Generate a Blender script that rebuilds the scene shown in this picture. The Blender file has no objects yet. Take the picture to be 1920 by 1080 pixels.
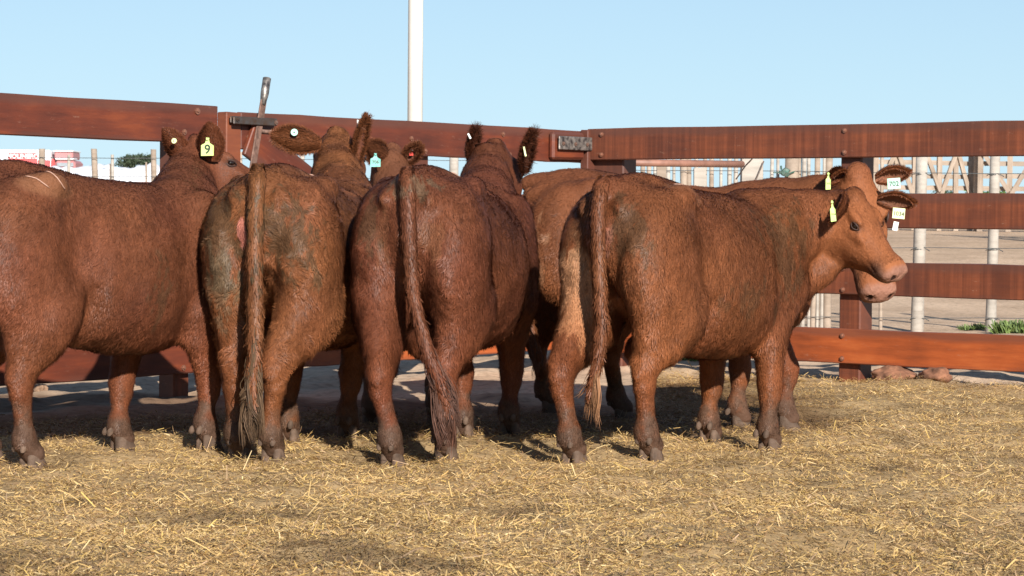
import bpy, bmesh, math, random
import numpy as np
from mathutils import Vector, Matrix
rng = np.random.default_rng(7)
random.seed(7)
sc = bpy.context.scene
COL = sc.collection
R = math.radians

# ------------------------------------------------------------------ camera, sky, sun, exposure
FPX = 4619.0; CAMH = 1.10
pitch = math.atan((540 - 403) / FPX); roll = 0.0076
_f = np.array([0, math.cos(pitch), -math.sin(pitch)])
_u0 = np.array([0, math.sin(pitch), math.cos(pitch)]); _r0 = np.array([1.0, 0, 0])
_r = _r0 * math.cos(roll) + _u0 * math.sin(roll)
_u = _u0 * math.cos(roll) - _r0 * math.sin(roll)
cam_d = bpy.data.cameras.new('camera'); cam = bpy.data.objects.new('camera', cam_d); COL.objects.link(cam)
cam_d.sensor_width = 36; cam_d.lens = FPX / 1920 * 36
cam_d.clip_start = 0.1; cam_d.clip_end = 6000
cam.matrix_world = Matrix(((_r[0], _u[0], -_f[0], 0), (_r[1], _u[1], -_f[1], 0), (_r[2], _u[2], -_f[2], CAMH), (0, 0, 0, 1)))
cam_d.dof.use_dof = True; cam_d.dof.focus_distance = 11.8; cam_d.dof.aperture_fstop = 14.0
sc.camera = cam

SUN_EL = R(24.5); SUN_AZ = R(17)      # the sun stands behind the camera, to its right
travel = Vector((-math.sin(SUN_AZ) * math.cos(SUN_EL), math.cos(SUN_AZ) * math.cos(SUN_EL), -math.sin(SUN_EL)))
w = bpy.data.worlds.new('World'); sc.world = w; w.use_nodes = True
nt = w.node_tree; nt.nodes.clear()
sky = nt.nodes.new('ShaderNodeTexSky'); sky.sky_type = 'NISHITA'; sky.sun_disc = False
sky.sun_elevation = SUN_EL; sky.sun_rotation = math.pi - SUN_AZ
sky.air_density = 1.0; sky.dust_density = 0.0; sky.ozone_density = 2.0; sky.altitude = 0
bg = nt.nodes.new('ShaderNodeBackground'); bg.inputs['Strength'].default_value = 0.042
wo = nt.nodes.new('ShaderNodeOutputWorld')
tint = nt.nodes.new('ShaderNodeMix'); tint.data_type = 'RGBA'; tint.blend_type = 'MULTIPLY'; tint.inputs[0].default_value = 1; tint.inputs[7].default_value = (0.80, 0.92, 1.22, 1)
nt.links.new(sky.outputs[0], tint.inputs[6])
wtc = nt.nodes.new('ShaderNodeTexCoord'); wsp = nt.nodes.new('ShaderNodeSeparateXYZ'); wmr = nt.nodes.new('ShaderNodeMapRange')
wmr.inputs[1].default_value = 0.0; wmr.inputs[2].default_value = 0.32; wmr.inputs[3].default_value = 0.75; wmr.inputs[4].default_value = 0.1
whz = nt.nodes.new('ShaderNodeMix'); whz.data_type = 'RGBA'; whz.inputs[7].default_value = (9.4, 13.6, 16.2, 1)     # pale blue horizon air
nt.links.new(wtc.outputs['Generated'], wsp.inputs[0]); nt.links.new(wsp.outputs[2], wmr.inputs[0]); nt.links.new(wmr.outputs[0], whz.inputs[0])
nt.links.new(tint.outputs[2], whz.inputs[6]); nt.links.new(whz.outputs[2], bg.inputs[0]); nt.links.new(bg.outputs[0], wo.inputs[0])
sd = bpy.data.lights.new('sun', 'SUN'); sd.energy = 4.7; sd.angle = R(0.5); sd.color = (1.0, 0.94, 0.86)
sun = bpy.data.objects.new('sun', sd); COL.objects.link(sun)
sun.rotation_euler = travel.to_track_quat('-Z', 'Y').to_euler()
sc.view_settings.view_transform = 'Standard'; sc.view_settings.look = 'None'
sc.view_settings.exposure = 0.72; sc.view_settings.gamma = 1.0
sc.view_settings.use_curve_mapping = False
sc.cycles.max_bounces = 6

def at(px, py, D):
    """photograph pixel (1920x1080) + distance in depth (world y) -> world point"""
    d = _f * FPX + _r * (px - 960) + _u * (540 - py)
    return np.array([0, 0, CAMH]) + d * (D / d[1])
def gp(px, py, z=0.0):
    d = _f * FPX + _r * (px - 960) + _u * (540 - py)
    return np.array([0, 0, CAMH]) + d * ((z - CAMH) / d[2])

# ------------------------------------------------------------------ helpers
def tag(o, label=None, cat=None, group=None, kind=None):
    if label: o['label'] = label
    if cat: o['category'] = cat
    if group: o['group'] = group
    if kind: o['kind'] = kind
    return o
def empty(name, loc=(0, 0, 0), rz=0.0):
    o = bpy.data.objects.new(name, None); COL.objects.link(o)
    o.location = loc; o.rotation_euler = (0, 0, rz); o.empty_display_size = 0.1
    return o
def link_mesh(name, me, mat=None, parent=None, smooth=False):
    if mat: me.materials.append(mat)
    if smooth: me.polygons.foreach_set('use_smooth', np.ones(len(me.polygons), bool))
    o = bpy.data.objects.new(name, me); COL.objects.link(o)
    if parent: o.parent = parent
    return o
def np_mesh(name, verts, faces, col=None):
    """faces: (n,k) array or list of such arrays"""
    me = bpy.data.meshes.new(name)
    fl = faces if isinstance(faces, list) else [faces]
    fl = [f for f in fl if len(f)]
    me.vertices.add(len(verts)); me.vertices.foreach_set('co', np.asarray(verts, np.float32).ravel())
    loops = np.concatenate([f.ravel() for f in fl]).astype(np.int32)
    tot = np.concatenate([np.full(len(f), f.shape[1], np.int32) for f in fl])
    st = np.concatenate([[0], np.cumsum(tot)[:-1]]).astype(np.int32)
    me.loops.add(len(loops)); me.loops.foreach_set('vertex_index', loops)
    me.polygons.add(len(tot)); me.polygons.foreach_set('loop_start', st)
    try: me.polygons.foreach_set('loop_total', tot)
    except Exception: pass
    me.update(calc_edges=True)
    if col is not None:
        a = me.color_attributes.new('col', 'FLOAT_COLOR', 'POINT')
        c = np.ones((len(verts), 4), np.float32); c[:, :3] = col
        a.data.foreach_set('color', c.ravel())
    return me
def bm_mesh(bm, name='mesh'):
    me = bpy.data.meshes.new(name); bm.normal_update(); bm.to_mesh(me); bm.free(); return me
def obox(bm, c, ax, ay, az, hx, hy, hz, bevel=0.0):
    """box with centre c, unit axes and half sizes"""
    c, ax, ay, az = map(Vector, (c, ax, ay, az))
    vs = [bm.verts.new(c + ax * (sx * hx) + ay * (sy * hy) + az * (sz * hz)) for sx in (-1, 1) for sy in (-1, 1) for sz in (-1, 1)]
    fs = [(0, 1, 3, 2), (4, 6, 7, 5), (0, 4, 5, 1), (2, 3, 7, 6), (0, 2, 6, 4), (1, 5, 7, 3)]
    faces = [bm.faces.new([vs[i] for i in f]) for f in fs]
    if bevel > 0:
        es = list({e for f in faces for e in f.edges})
        bmesh.ops.bevel(bm, geom=es, offset=bevel, segments=1, affect='EDGES')
    return vs
def tube(bm, pts, rad, seg=8, cap=True):
    pts = [Vector(p) for p in pts]
    rad = rad if isinstance(rad, (list, tuple)) else [rad] * len(pts)
    rings = []; up = None
    for i, p in enumerate(pts):
        t = (pts[min(i + 1, len(pts) - 1)] - pts[max(i - 1, 0)]).normalized()
        if up is None:
            up = Vector((0, 0, 1)) if abs(t.z) < .9 else Vector((1, 0, 0))
        s = t.cross(up).normalized(); up = s.cross(t).normalized()
        rings.append([bm.verts.new(p + (s * math.cos(a) + up * math.sin(a)) * rad[i]) for a in [2 * math.pi * k / seg for k in range(seg)]])
    for a, b in zip(rings, rings[1:]):
        for k in range(seg):
            bm.faces.new((a[k], a[(k + 1) % seg], b[(k + 1) % seg], b[k]))
    if cap:
        bm.faces.new(rings[0][::-1]); bm.faces.new(rings[-1])

_M = np.uint32
def _h(i, j, k, seed):
    n = (i.astype(np.int64) * 374761393 + j.astype(np.int64) * 668265263 + k.astype(np.int64) * 2147483647 + seed * 1274126177) & 0xffffffff
    n = ((n ^ (n >> 13)) * 1274126177) & 0xffffffff
    n = ((n ^ (n >> 16)) * 2246822519) & 0xffffffff
    return ((n ^ (n >> 15)) & 0xffffff) / float(0xffffff) * 2 - 1
def noise(p, scale, seed=0):
    q = np.asarray(p, float) / scale
    if q.shape[-1] == 2: q = np.concatenate([q, np.zeros(q.shape[:-1] + (1,))], -1)
    i = np.floor(q); f = q - i; f = f * f * (3 - 2 * f); i = i.astype(np.int64)
    r = 0
    for a in (0, 1):
        for b in (0, 1):
            for c in (0, 1):
                ww = (f[..., 0] if a else 1 - f[..., 0]) * (f[..., 1] if b else 1 - f[..., 1]) * (f[..., 2] if c else 1 - f[..., 2])
                r = r + ww * _h(i[..., 0] + a, i[..., 1] + b, i[..., 2] + c, seed)
    return r
def sstep(a, b, x):
    t = np.clip((x - a) / (b - a), 0, 1); return t * t * (3 - 2 * t)

# ------------------------------------------------------------------ materials
def new_mat(name):
    m = bpy.data.materials.new(name); m.use_nodes = True
    return m, m.node_tree, m.node_tree.nodes['Principled BSDF']
def N(nt, t, **kw):
    n = nt.nodes.new(t)
    for k, v in kw.items(): setattr(n, k, v)
    return n
def ramp(nt, stops):
    r = nt.nodes.new('ShaderNodeValToRGB'); e = r.color_ramp.elements
    while len(e) < len(stops): e.new(0.5)
    for q, (p, c) in zip(e, stops): q.position = p; q.color = (*c, 1)
    return r
def plain(name, c, rough=0.6, metal=0.0, var=0.15, nscale=8.0, bump=0.0, c2=None):
    m, t, b = new_mat(name)
    tc = N(t, 'ShaderNodeTexCoord'); n = N(t, 'ShaderNodeTexNoise'); n.inputs['Scale'].default_value = nscale; n.inputs['Detail'].default_value = 6
    t.links.new(tc.outputs['Object'], n.inputs['Vector'])
    lo = tuple(x * (1 - var) for x in c); hi = tuple(min(1, x * (1 + var)) for x in c)
    r = ramp(t, [(0.35, c2 or lo), (0.65, hi)])
    t.links.new(n.outputs['Fac'], r.inputs[0]); t.links.new(r.outputs[0], b.inputs['Base Color'])
    b.inputs['Roughness'].default_value = rough; b.inputs['Metallic'].default_value = metal
    if bump:
        bp = N(t, 'ShaderNodeBump'); bp.inputs['Strength'].default_value = bump; bp.inputs['Distance'].default_value = 0.01
        t.links.new(n.outputs['Fac'], bp.inputs['Height']); t.links.new(bp.outputs[0], b.inputs['Normal'])
    return m
def attr_mat(name, rough=0.6, spec=0.3, bump=None, sheen=0.0):
    m, t, b = new_mat(name)
    a = N(t, 'ShaderNodeVertexColor'); a.layer_name = 'col'
    t.links.new(a.outputs['Color'], b.inputs['Base Color'])
    b.inputs['Roughness'].default_value = rough; b.inputs['Specular IOR Level'].default_value = spec
    if sheen:
        b.inputs['Sheen Weight'].default_value = sheen; b.inputs['Sheen Roughness'].default_value = 0.4
    if bump:
        tc = N(t, 'ShaderNodeTexCoord'); n = N(t, 'ShaderNodeTexNoise'); n.inputs['Scale'].default_value = bump[0]; n.inputs['Detail'].default_value = 8
        bp = N(t, 'ShaderNodeBump'); bp.inputs['Strength'].default_value = bump[1]; bp.inputs['Distance'].default_value = 0.02
        t.links.new(tc.outputs['Object'], n.inputs['Vector']); t.links.new(n.outputs['Fac'], bp.inputs['Height']); t.links.new(bp.outputs[0], b.inputs['Normal'])
    return m
def wood(name, dark, mid, bright, saw=0.0, rough=0.45, wear=0.5, grime=0.6):
    """stained boards: mesh-local x runs along the board, z across it"""
    m, t, b = new_mat(name)
    tc = N(t, 'ShaderNodeTexCoord'); oi = N(t, 'ShaderNodeObjectInfo')
    off = N(t, 'ShaderNodeVectorMath', operation='SCALE'); off.inputs[0].default_value = (13.1, 7.7, 5.3)
    t.links.new(oi.outputs['Random'], off.inputs['Scale'])
    add = N(t, 'ShaderNodeVectorMath', operation='ADD')
    t.links.new(tc.outputs['Object'], add.inputs[0]); t.links.new(off.outputs[0], add.inputs[1])
    mp = N(t, 'ShaderNodeMapping'); mp.inputs['Scale'].default_value = (0.8, 6, 7)
    t.links.new(add.outputs[0], mp.inputs[0])
    n1 = N(t, 'ShaderNodeTexNoise'); n1.inputs['Scale'].default_value = 3.0; n1.inputs['Detail'].default_value = 9; n1.inputs['Roughness'].default_value = 0.65
    t.links.new(mp.outputs[0], n1.inputs['Vector'])
    n2 = N(t, 'ShaderNodeTexNoise'); n2.inputs['Scale'].default_value = 2.3; n2.inputs['Detail'].default_value = 5
    t.links.new(add.outputs[0], n2.inputs['Vector'])
    r1 = ramp(t, [(0.30, dark), (0.52, mid), (0.74, bright)])
    mx = N(t, 'ShaderNodeMix', data_type='FLOAT'); mx.inputs[0].default_value = wear
    t.links.new(n1.outputs['Fac'], mx.inputs[2]); t.links.new(n2.outputs['Fac'], mx.inputs[3])
    t.links.new(mx.outputs[0], r1.inputs[0])
    last = r1.outputs[0]
    # scuffs: pale scratches
    mp2 = N(t, 'ShaderNodeMapping'); mp2.inputs['Scale'].default_value = (2.5, 1, 9); mp2.inputs['Rotation'].default_value = (0, 0.5, 0)
    t.links.new(add.outputs[0], mp2.inputs[0])
    n3 = N(t, 'ShaderNodeTexNoise'); n3.inputs['Scale'].default_value = 5; n3.inputs['Detail'].default_value = 10; n3.inputs['Roughness'].default_value = 0.8
    t.links.new(mp2.outputs[0], n3.inputs['Vector'])
    r3 = ramp(t, [(0.60, (0, 0, 0)), (0.72, (0.75, 0.75, 0.75))])
    t.links.new(n3.outputs['Fac'], r3.inputs[0])
    mm = N(t, 'ShaderNodeMix', data_type='RGBA'); mm.inputs[7].default_value = (0.33, 0.20, 0.14, 1)
    t.links.new(r3.outputs[0], mm.inputs[0]); t.links.new(last, mm.inputs[6]); last = mm.outputs[2]
    hgt = n1.outputs['Fac']
    if saw > 0:                                         # band-saw marks across the board
        ms = N(t, 'ShaderNodeMapping'); ms.inputs['Scale'].default_value = (34, 0.5, 0.9)
        t.links.new(add.outputs[0], ms.inputs[0])
        n4 = N(t, 'ShaderNodeTexNoise'); n4.inputs['Scale'].default_value = 1.0; n4.inputs['Detail'].default_value = 3
        t.links.new(ms.outputs[0], n4.inputs['Vector'])
        r4 = ramp(t, [(0.42, (1, 1, 1)), (0.64, (1.55, 1.5, 1.4))])
        t.links.new(n4.outputs['Fac'], r4.inputs[0])
        m4 = N(t, 'ShaderNodeMix', data_type='RGBA', blend_type='MULTIPLY'); m4.inputs[0].default_value = saw
        t.links.new(last, m4.inputs[6]); t.links.new(r4.outputs[0], m4.inputs[7]); last = m4.outputs[2]
        hgt = n4.outputs['Fac']
    sp = N(t, 'ShaderNodeSeparateXYZ'); t.links.new(tc.outputs['Generated'], sp.inputs[0])
    nz = N(t, 'ShaderNodeMath', operation='MULTIPLY_ADD'); nz.inputs[1].default_value = 0.34; t.links.new(n1.outputs['Fac'], nz.inputs[0]); t.links.new(sp.outputs[2], nz.inputs[2])
    re_ = ramp(t, [(0.16, (grime,) * 3), (0.30, (0, 0, 0)), (1.0, (0, 0, 0))]); t.links.new(nz.outputs[0], re_.inputs[0])
    nz2 = N(t, 'ShaderNodeMath', operation='MULTIPLY_ADD'); nz2.inputs[1].default_value = -0.34; nz2.inputs[2].default_value = 1.0; t.links.new(n2.outputs['Fac'], nz2.inputs[0])
    sb = N(t, 'ShaderNodeMath', operation='SUBTRACT'); t.links.new(nz2.outputs[0], sb.inputs[0]); t.links.new(sp.outputs[2], sb.inputs[1])
    rt_ = ramp(t, [(0.0, (grime,) * 3), (0.13, (0, 0, 0))]); t.links.new(sb.outputs[0], rt_.inputs[0])
    mxe = N(t, 'ShaderNodeMath', operation='MAXIMUM'); t.links.new(re_.outputs[0], mxe.inputs[0]); t.links.new(rt_.outputs[0], mxe.inputs[1])
    me_ = N(t, 'ShaderNodeMix', data_type='RGBA'); me_.inputs[7].default_value = (0.10, 0.045, 0.033, 1)      # grime along the long edges
    t.links.new(mxe.outputs[0], me_.inputs[0]); t.links.new(last, me_.inputs[6]); last = me_.outputs[2]
    t.links.new(last, b.inputs['Base Color'])
    b.inputs['Roughness'].default_value = rough; b.inputs['Specular IOR Level'].default_value = 0.30
    bp = N(t, 'ShaderNodeBump'); bp.inputs['Strength'].default_value = 0.35; bp.inputs['Distance'].default_value = 0.004
    t.links.new(hgt, bp.inputs['Height']); t.links.new(bp.outputs[0], b.inputs['Normal'])
    return m

M_wood = wood('red_stained_board', (0.055, 0.019, 0.014), (0.135, 0.034, 0.018), (0.27, 0.065, 0.022))
M_wood_dull = wood('brown_stained_board', (0.060, 0.024, 0.018), (0.122, 0.038, 0.020), (0.205, 0.060, 0.026), saw=0.8, wear=0.65)
M_wood_orange = wood('orange_stained_board', (0.14, 0.035, 0.014), (0.34, 0.078, 0.022), (0.50, 0.14, 0.040))
M_post_grey = wood('weathered_grey_wood', (0.22, 0.19, 0.16), (0.40, 0.36, 0.31), (0.55, 0.50, 0.44), rough=0.85, grime=0.0)
M_post_tan = wood('weathered_tan_wood', (0.20, 0.15, 0.11), (0.34, 0.27, 0.21), (0.48, 0.40, 0.32), rough=0.85, grime=0.0)
M_iron = plain('dark_iron', (0.075, 0.065, 0.060), 0.5, 0.6, 0.5, 25, 0.3, c2=(0.10, 0.060, 0.040))
M_iron_worn = plain('worn_iron', (0.20, 0.18, 0.16), 0.45, 0.5, 0.6, 30, 0.3, c2=(0.05, 0.045, 0.045))
M_rust = plain('rusty_iron', (0.20, 0.115, 0.085), 0.7, 0.3, 0.4, 30, 0.4)
M_bolt = plain('worn_bolt_head', (0.30, 0.14, 0.09), 0.45, 0.5, 0.3, 40)
M_wire = plain('galvanised_wire', (0.16, 0.17, 0.17), 0.5, 0.6)
M_pole = plain('white_painted_pole', (0.74, 0.72, 0.66), 0.5, 0, 0.06, 3)
M_skin = attr_mat('cow_skin', 0.75, 0.2, (40, 0.5))
M_fur = attr_mat('cow_fur', 0.50, 0.22)
M_hoof = attr_mat('cow_hoof', 0.7, 0.2, (30, 0.6))
M_eye = plain('cow_eye', (0.012, 0.006, 0.004), 0.08, 0, 0.3)
M_lid = plain('cow_eyelid', (0.045, 0.020, 0.013), 0.7, 0, 0.2)
M_nostril = plain('nostril_dark', (0.03, 0.012, 0.008), 0.6)
M_straw = attr_mat('straw_blades', 0.55, 0.35)
M_tag_y = plain('yellow_green_tag', (0.62, 0.80, 0.26), 0.45, 0, 0.08, 20)
M_tag_py = plain('pale_yellow_tag', (0.74, 0.80, 0.42), 0.45, 0, 0.10, 20)
M_tag_t = plain('teal_tag', (0.16, 0.48, 0.40), 0.45, 0, 0.2, 20)
M_tag_pt = plain('pale_mint_tag', (0.42, 0.72, 0.56), 0.45, 0, 0.15, 20)
M_tag_w = plain('white_tag', (0.78, 0.82, 0.78), 0.45, 0, 0.05)
M_tag_r = plain('red_tag', (0.65, 0.05, 0.03), 0.45, 0, 0.1)
M_ink = plain('black_marker_ink', (0.03, 0.05, 0.03), 0.5)

# ------------------------------------------------------------------ ground
def straw_mask(x, y):
    """1 on the straw bed; it thins towards the left-hand fence"""
    p = np.stack([x, y], -1)
    e = noise(p, 0.7, 11) * 0.35 + noise(p, 0.25, 12) * 0.15
    lim = np.where(x < 0.9, 13.15 + 0.25 * (x + 2.6), 30.0)
    lim = np.minimum(lim + sstep(0.6, 1.6, x) * 6, 18.0 - 0.73 * (x - 0.5) - 0.0)
    return sstep(0.45, -0.25, y - lim + e)
def herd_shade(x, y):
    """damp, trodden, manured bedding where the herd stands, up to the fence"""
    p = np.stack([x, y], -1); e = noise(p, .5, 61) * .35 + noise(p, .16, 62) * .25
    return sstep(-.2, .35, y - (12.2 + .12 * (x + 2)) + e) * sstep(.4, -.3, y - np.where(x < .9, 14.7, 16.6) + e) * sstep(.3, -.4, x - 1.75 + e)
def ground_h(x, y):
    p = np.stack([x, y], -1)
    far = sstep(24, 58, y) * 0.83
    near = noise(p, 0.55, 1) * 0.024 + noise(p, 0.24, 6) * 0.016 + noise(p, 0.14, 2) * 0.011 + noise(p, 0.06, 3) * 0.005
    fade = sstep(30, 20, y)
    sm = straw_mask(x, y)
    return far + near * fade + sm * (-0.028 + 0.035 * sstep(13.5, 16, y) * sstep(1.0, 2.2, x)) + noise(p, 6.0, 5) * 0.05 * sstep(20, 40, y)
def axis(a, b, step, far, grow=1.12):
    c = list(np.arange(a, b, step)); s = step
    v = c[-1]
    while v < far: s *= grow; v += s; c.append(v)
    s = step; v = a; pre = []
    while v > (-far if a < 0 else -20): s *= grow; v -= s; pre.append(v)
    return np.array(pre[::-1] + c)
gx = axis(-3.6, 3.9, 0.035, 2500); gy = axis(7.0, 19.0, 0.05, 3500)
X, Y = np.meshgrid(gx, gy, indexing='ij')
Z = ground_h(X, Y)
nx, ny = X.shape
idx = np.arange(nx * ny).reshape(nx, ny)
F = np.stack([idx[:-1, :-1], idx[1:, :-1], idx[1:, 1:], idx[:-1, 1:]], -1).reshape(-1, 4)
sm = straw_mask(X, Y).ravel()
P2 = np.stack([X, Y], -1).reshape(-1, 2)
dirt = np.array([0.53, 0.385, 0.265]); mulch = np.array([0.40, 0.28, 0.145])
nn = noise(P2, 0.4, 21)[:, None] * 0.10 + noise(P2, 2.5, 22)[:, None] * 0.08
gcol = (dirt * (1 - sm[:, None]) + mulch * sm[:, None]) * (1 + nn)
gcol = gcol * (1 - .62 * herd_shade(P2[:, 0], P2[:, 1])[:, None] * np.array([.9, 1, 1.05]))  # painted shade: ground colour darkened behind the herd
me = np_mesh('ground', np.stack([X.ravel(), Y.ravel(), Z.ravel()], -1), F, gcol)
M_ground, t, b = new_mat('ground_dirt')
a = N(t, 'ShaderNodeVertexColor'); a.layer_name = 'col'
tc = N(t, 'ShaderNodeTexCoord')
n1 = N(t, 'ShaderNodeTexNoise'); n1.inputs['Scale'].default_value = 14; n1.inputs['Detail'].default_value = 10; n1.inputs['Roughness'].default_value = 0.7
n2 = N(t, 'ShaderNodeTexNoise'); n2.inputs['Scale'].default_value = 0.9; n2.inputs['Detail'].default_value = 6
t.links.new(tc.outputs['Object'], n1.inputs['Vector']); t.links.new(tc.outputs['Object'], n2.inputs['Vector'])
r1 = ramp(t, [(0.32, (0.62, 0.60, 0.58)), (0.5, (1, 1, 1)), (0.7, (1.22, 1.2, 1.16))]); t.links.new(n1.outputs['Fac'], r1.inputs[0])
r2 = ramp(t, [(0.35, (0.86, 0.84, 0.82)), (0.65, (1.1, 1.1, 1.1))]); t.links.new(n2.outputs['Fac'], r2.inputs[0])
ma = N(t, 'ShaderNodeMix', data_type='RGBA', blend_type='MULTIPLY'); ma.inputs[0].default_value = 1
mb = N(t, 'ShaderNodeMix', data_type='RGBA', blend_type='MULTIPLY'); mb.inputs[0].default_value = 1
t.links.new(a.outputs['Color'], ma.inputs[6]); t.links.new(r1.outputs[0], ma.inputs[7])
t.links.new(ma.outputs[2], mb.inputs[6]); t.links.new(r2.outputs[0], mb.inputs[7]); t.links.new(mb.outputs[2], b.inputs['Base Color'])
b.inputs['Roughness'].default_value = 0.95; b.inputs['Specular IOR Level'].default_value = 0.1
bp = N(t, 'ShaderNodeBump'); bp.inputs['Strength'].default_value = 0.5; bp.inputs['Distance'].default_value = 0.012
t.links.new(n1.outputs['Fac'], bp.inputs['Height']); t.links.new(bp.outputs[0], b.inputs['Normal'])
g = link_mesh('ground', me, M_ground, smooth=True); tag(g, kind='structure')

# ------------------------------------------------------------------ loose straw
def blades(P, d, nrm, L, W, bend, cols):
    """P roots, d unit direction, nrm up; returns verts, quads: two bent quads per blade"""
    n = len(P)
    s = np.cross(d, nrm); s /= np.linalg.norm(s, axis=1, keepdims=True) + 1e-9
    a = P - s * W[:, None] * .5; a2 = P + s * W[:, None] * .5
    mid = P + d * L[:, None] * .5 + nrm * bend[:, None]
    b1 = mid - s * W[:, None] * .5; b2 = mid + s * W[:, None] * .5
    e = P + d * L[:, None]
    c1 = e - s * W[:, None] * .4; c2 = e + s * W[:, None] * .4
    V = np.stack([a, a2, b1, b2, c1, c2], 1).reshape(-1, 3)
    k = np.arange(n)[:, None] * 6
    Q = np.concatenate([k + np.array([[0, 1, 3, 2]]), k + np.array([[2, 3, 5, 4]])])
    C = np.repeat(cols, 6, 0)
    return V, Q, C
def make_straw(n, xr, yr, lenr, widr, seed, lift=0.012, tilt=0.22, thin=None, flat=False):
    r = np.random.default_rng(seed)
    # uniform in picture rows near the camera: weight towards nearer ground a little
    u = r.random(n); y = 1 / (1 / yr[1] ** 1.0 + u * (1 / yr[0] - 1 / yr[1])); y = np.where(r.random(n) < .5, yr[0] + (yr[1] - yr[0]) * r.random(n), y)
    half = y * 0.215 + 0.80
    x = (r.random(n) * 2 - 1) * half
    x = np.clip(x, xr[0], xr[1])
    m = straw_mask(x, y)
    clump = noise(np.stack([x, y], -1), 0.3, 31) * .4 + noise(np.stack([x, y], -1), 0.9, 32) * .35
    keep = r.random(n) < m * np.clip(0.8 + clump, 0.15, 1) * 1.0
    if thin is not None: keep &= (r.random(n) < thin)
    x, y = x[keep], y[keep]; n = len(x)
    ang = r.random(n) * 2 * math.pi; el = r.normal(0, tilt, n)
    d = np.stack([np.cos(ang) * np.cos(el), np.sin(ang) * np.cos(el), np.sin(el)], -1)
    nrm = np.stack([r.normal(0, .45, n), r.normal(0, .45, n), np.ones(n)], -1); nrm /= np.linalg.norm(nrm, axis=1, keepdims=True)
    L = lenr[0] + (lenr[1] - lenr[0]) * r.random(n) ** 2.2
    W = widr[0] + (widr[1] - widr[0]) * r.random(n) ** 1.5
    z = ground_h(x, y) + np.abs(r.normal(0, lift, n)) + np.abs(np.sin(el)) * L * .5
    P = np.stack([x, y, z], -1) - d * L[:, None] * .5
    t = r.random(n)[:, None]
    pal = np.array([[0.60, 0.43, 0.19], [0.50, 0.35, 0.15], [0.42, 0.28, 0.13], [0.68, 0.54, 0.30], [0.30, 0.19, 0.10], [0.54, 0.39, 0.13], [0.44, 0.31, 0.20]])
    pr = np.array([.27, .22, .15, .10, .12, .08, .06])
    ci = r.choice(len(pal), n, p=pr)
    col = pal[ci] * (0.8 + 0.4 * t)
    patch = noise(np.stack([x, y], -1), 0.5, 41) * .5 + noise(np.stack([x, y], -1), 0.13, 42) * .5
    col = col * (1 + 0.26 * patch[:, None])
    damp = sstep(.05, .6, noise(np.stack([x, y * .7], -1), 0.75, 46) + .4 * noise(np.stack([x, y], -1), 0.12, 47))[:, None]
    col = col * (1 - .13 * damp * np.array([.8, 1, 1.15]))
    col = col * (1 - .55 * herd_shade(x, y)[:, None] * np.array([.9, 1, 1.05]))  # the same painted herd shadow, on the straw colour
    dung = sstep(0.42, 0.64, noise(np.stack([x, y * .8], -1), 0.33, 44))[:, None]
    col = (col * (1 - dung * .68) + np.array([0.11, 0.07, 0.04]) * dung * .68) * np.array([.98, .92, .83])
    if flat:
        s = np.cross(d, nrm); s /= np.linalg.norm(s, axis=1, keepdims=True); s = s * W[:, None] * .5; e = P + d * L[:, None]
        V = np.stack([P - s, P + s, e + s * .7, e - s * .7], 1).reshape(-1, 3)
        return V, np.arange(len(P))[:, None] * 4 + np.array([[0, 1, 2, 3]]), np.repeat(col, 4, 0)
    return blades(P, d, nrm, L, W, r.normal(0, .15, n) * L * .5, col)
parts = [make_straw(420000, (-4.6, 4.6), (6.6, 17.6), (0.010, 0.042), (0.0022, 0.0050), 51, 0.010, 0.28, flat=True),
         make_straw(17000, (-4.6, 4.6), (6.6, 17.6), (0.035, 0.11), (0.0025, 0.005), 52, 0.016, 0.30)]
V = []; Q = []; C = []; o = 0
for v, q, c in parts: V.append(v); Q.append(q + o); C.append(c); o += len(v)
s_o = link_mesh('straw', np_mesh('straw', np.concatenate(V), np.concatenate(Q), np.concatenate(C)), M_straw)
tag(s_o, 'loose golden straw bedding strewn over the corral floor', 'straw', kind='stuff')

# ------------------------------------------------------------------ board fences and gate
C0 = np.array([0.5, 18.0])
RZ_L = math.atan2(-0.806, -0.591); RZ_R = math.atan2(-0.590, 0.808)
def board(name, parent, x0, x1, z0, z1, y0, y1, mat, bev=0.006, tilt=0.0, rot=0.0):
    L = (x1 - x0) / 2; H = (z1 - z0) / 2; T = abs(y1 - y0) / 2
    bm = bmesh.new(); obox(bm, (0, 0, 0), (1, 0, 0), (0, 1, 0), (0, 0, 1), L, T, H, bev)
    if L > .5:
        for k in range(1, 14):
            xk = -L + 2 * L * k / 14
            bmesh.ops.bisect_plane(bm, geom=bm.verts[:] + bm.edges[:] + bm.faces[:], plane_co=(xk, 0, 0), plane_no=(1, 0, 0))
    ph = [random.uniform(0, 6) for _ in range(4)]
    for v in bm.verts:
        x_ = v.co.x; s_ = 1 if v.co.z > 0 else 2
        v.co.z += .0022 * math.sin(x_ * 2.1 + ph[0]) + .0022 * math.sin(x_ * 5.3 * s_ + ph[1]) + random.uniform(-.0016, .0016); v.co.y += .0012 * math.sin(x_ * 1.7 + ph[2])
    o = link_mesh(name, bm_mesh(bm, name), mat, parent)
    o.location = ((x0 + x1) / 2, (y0 + y1) / 2, (z0 + z1) / 2); o.rotation_euler = (0, tilt + rot, 0)
    return o
def bolt(parent, x, y, z, yd, mat=None, r=0.017):
    bm = bmesh.new()
    tube(bm, [(0, 0, 0), (0, yd * .008, 0)], r, 10)
    tube(bm, [(0, yd * .008, 0), (0, yd * .015, 0)], [r * .62, r * .5], 6)
    o = link_mesh('bolt', bm_mesh(bm, 'bolt'), mat or M_bolt, parent); o.location = (x, y, z); return o
ZR = [(1.505, 1.732), (1.030, 1.262), (0.577, 0.802), (0.110, 0.345)]
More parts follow.
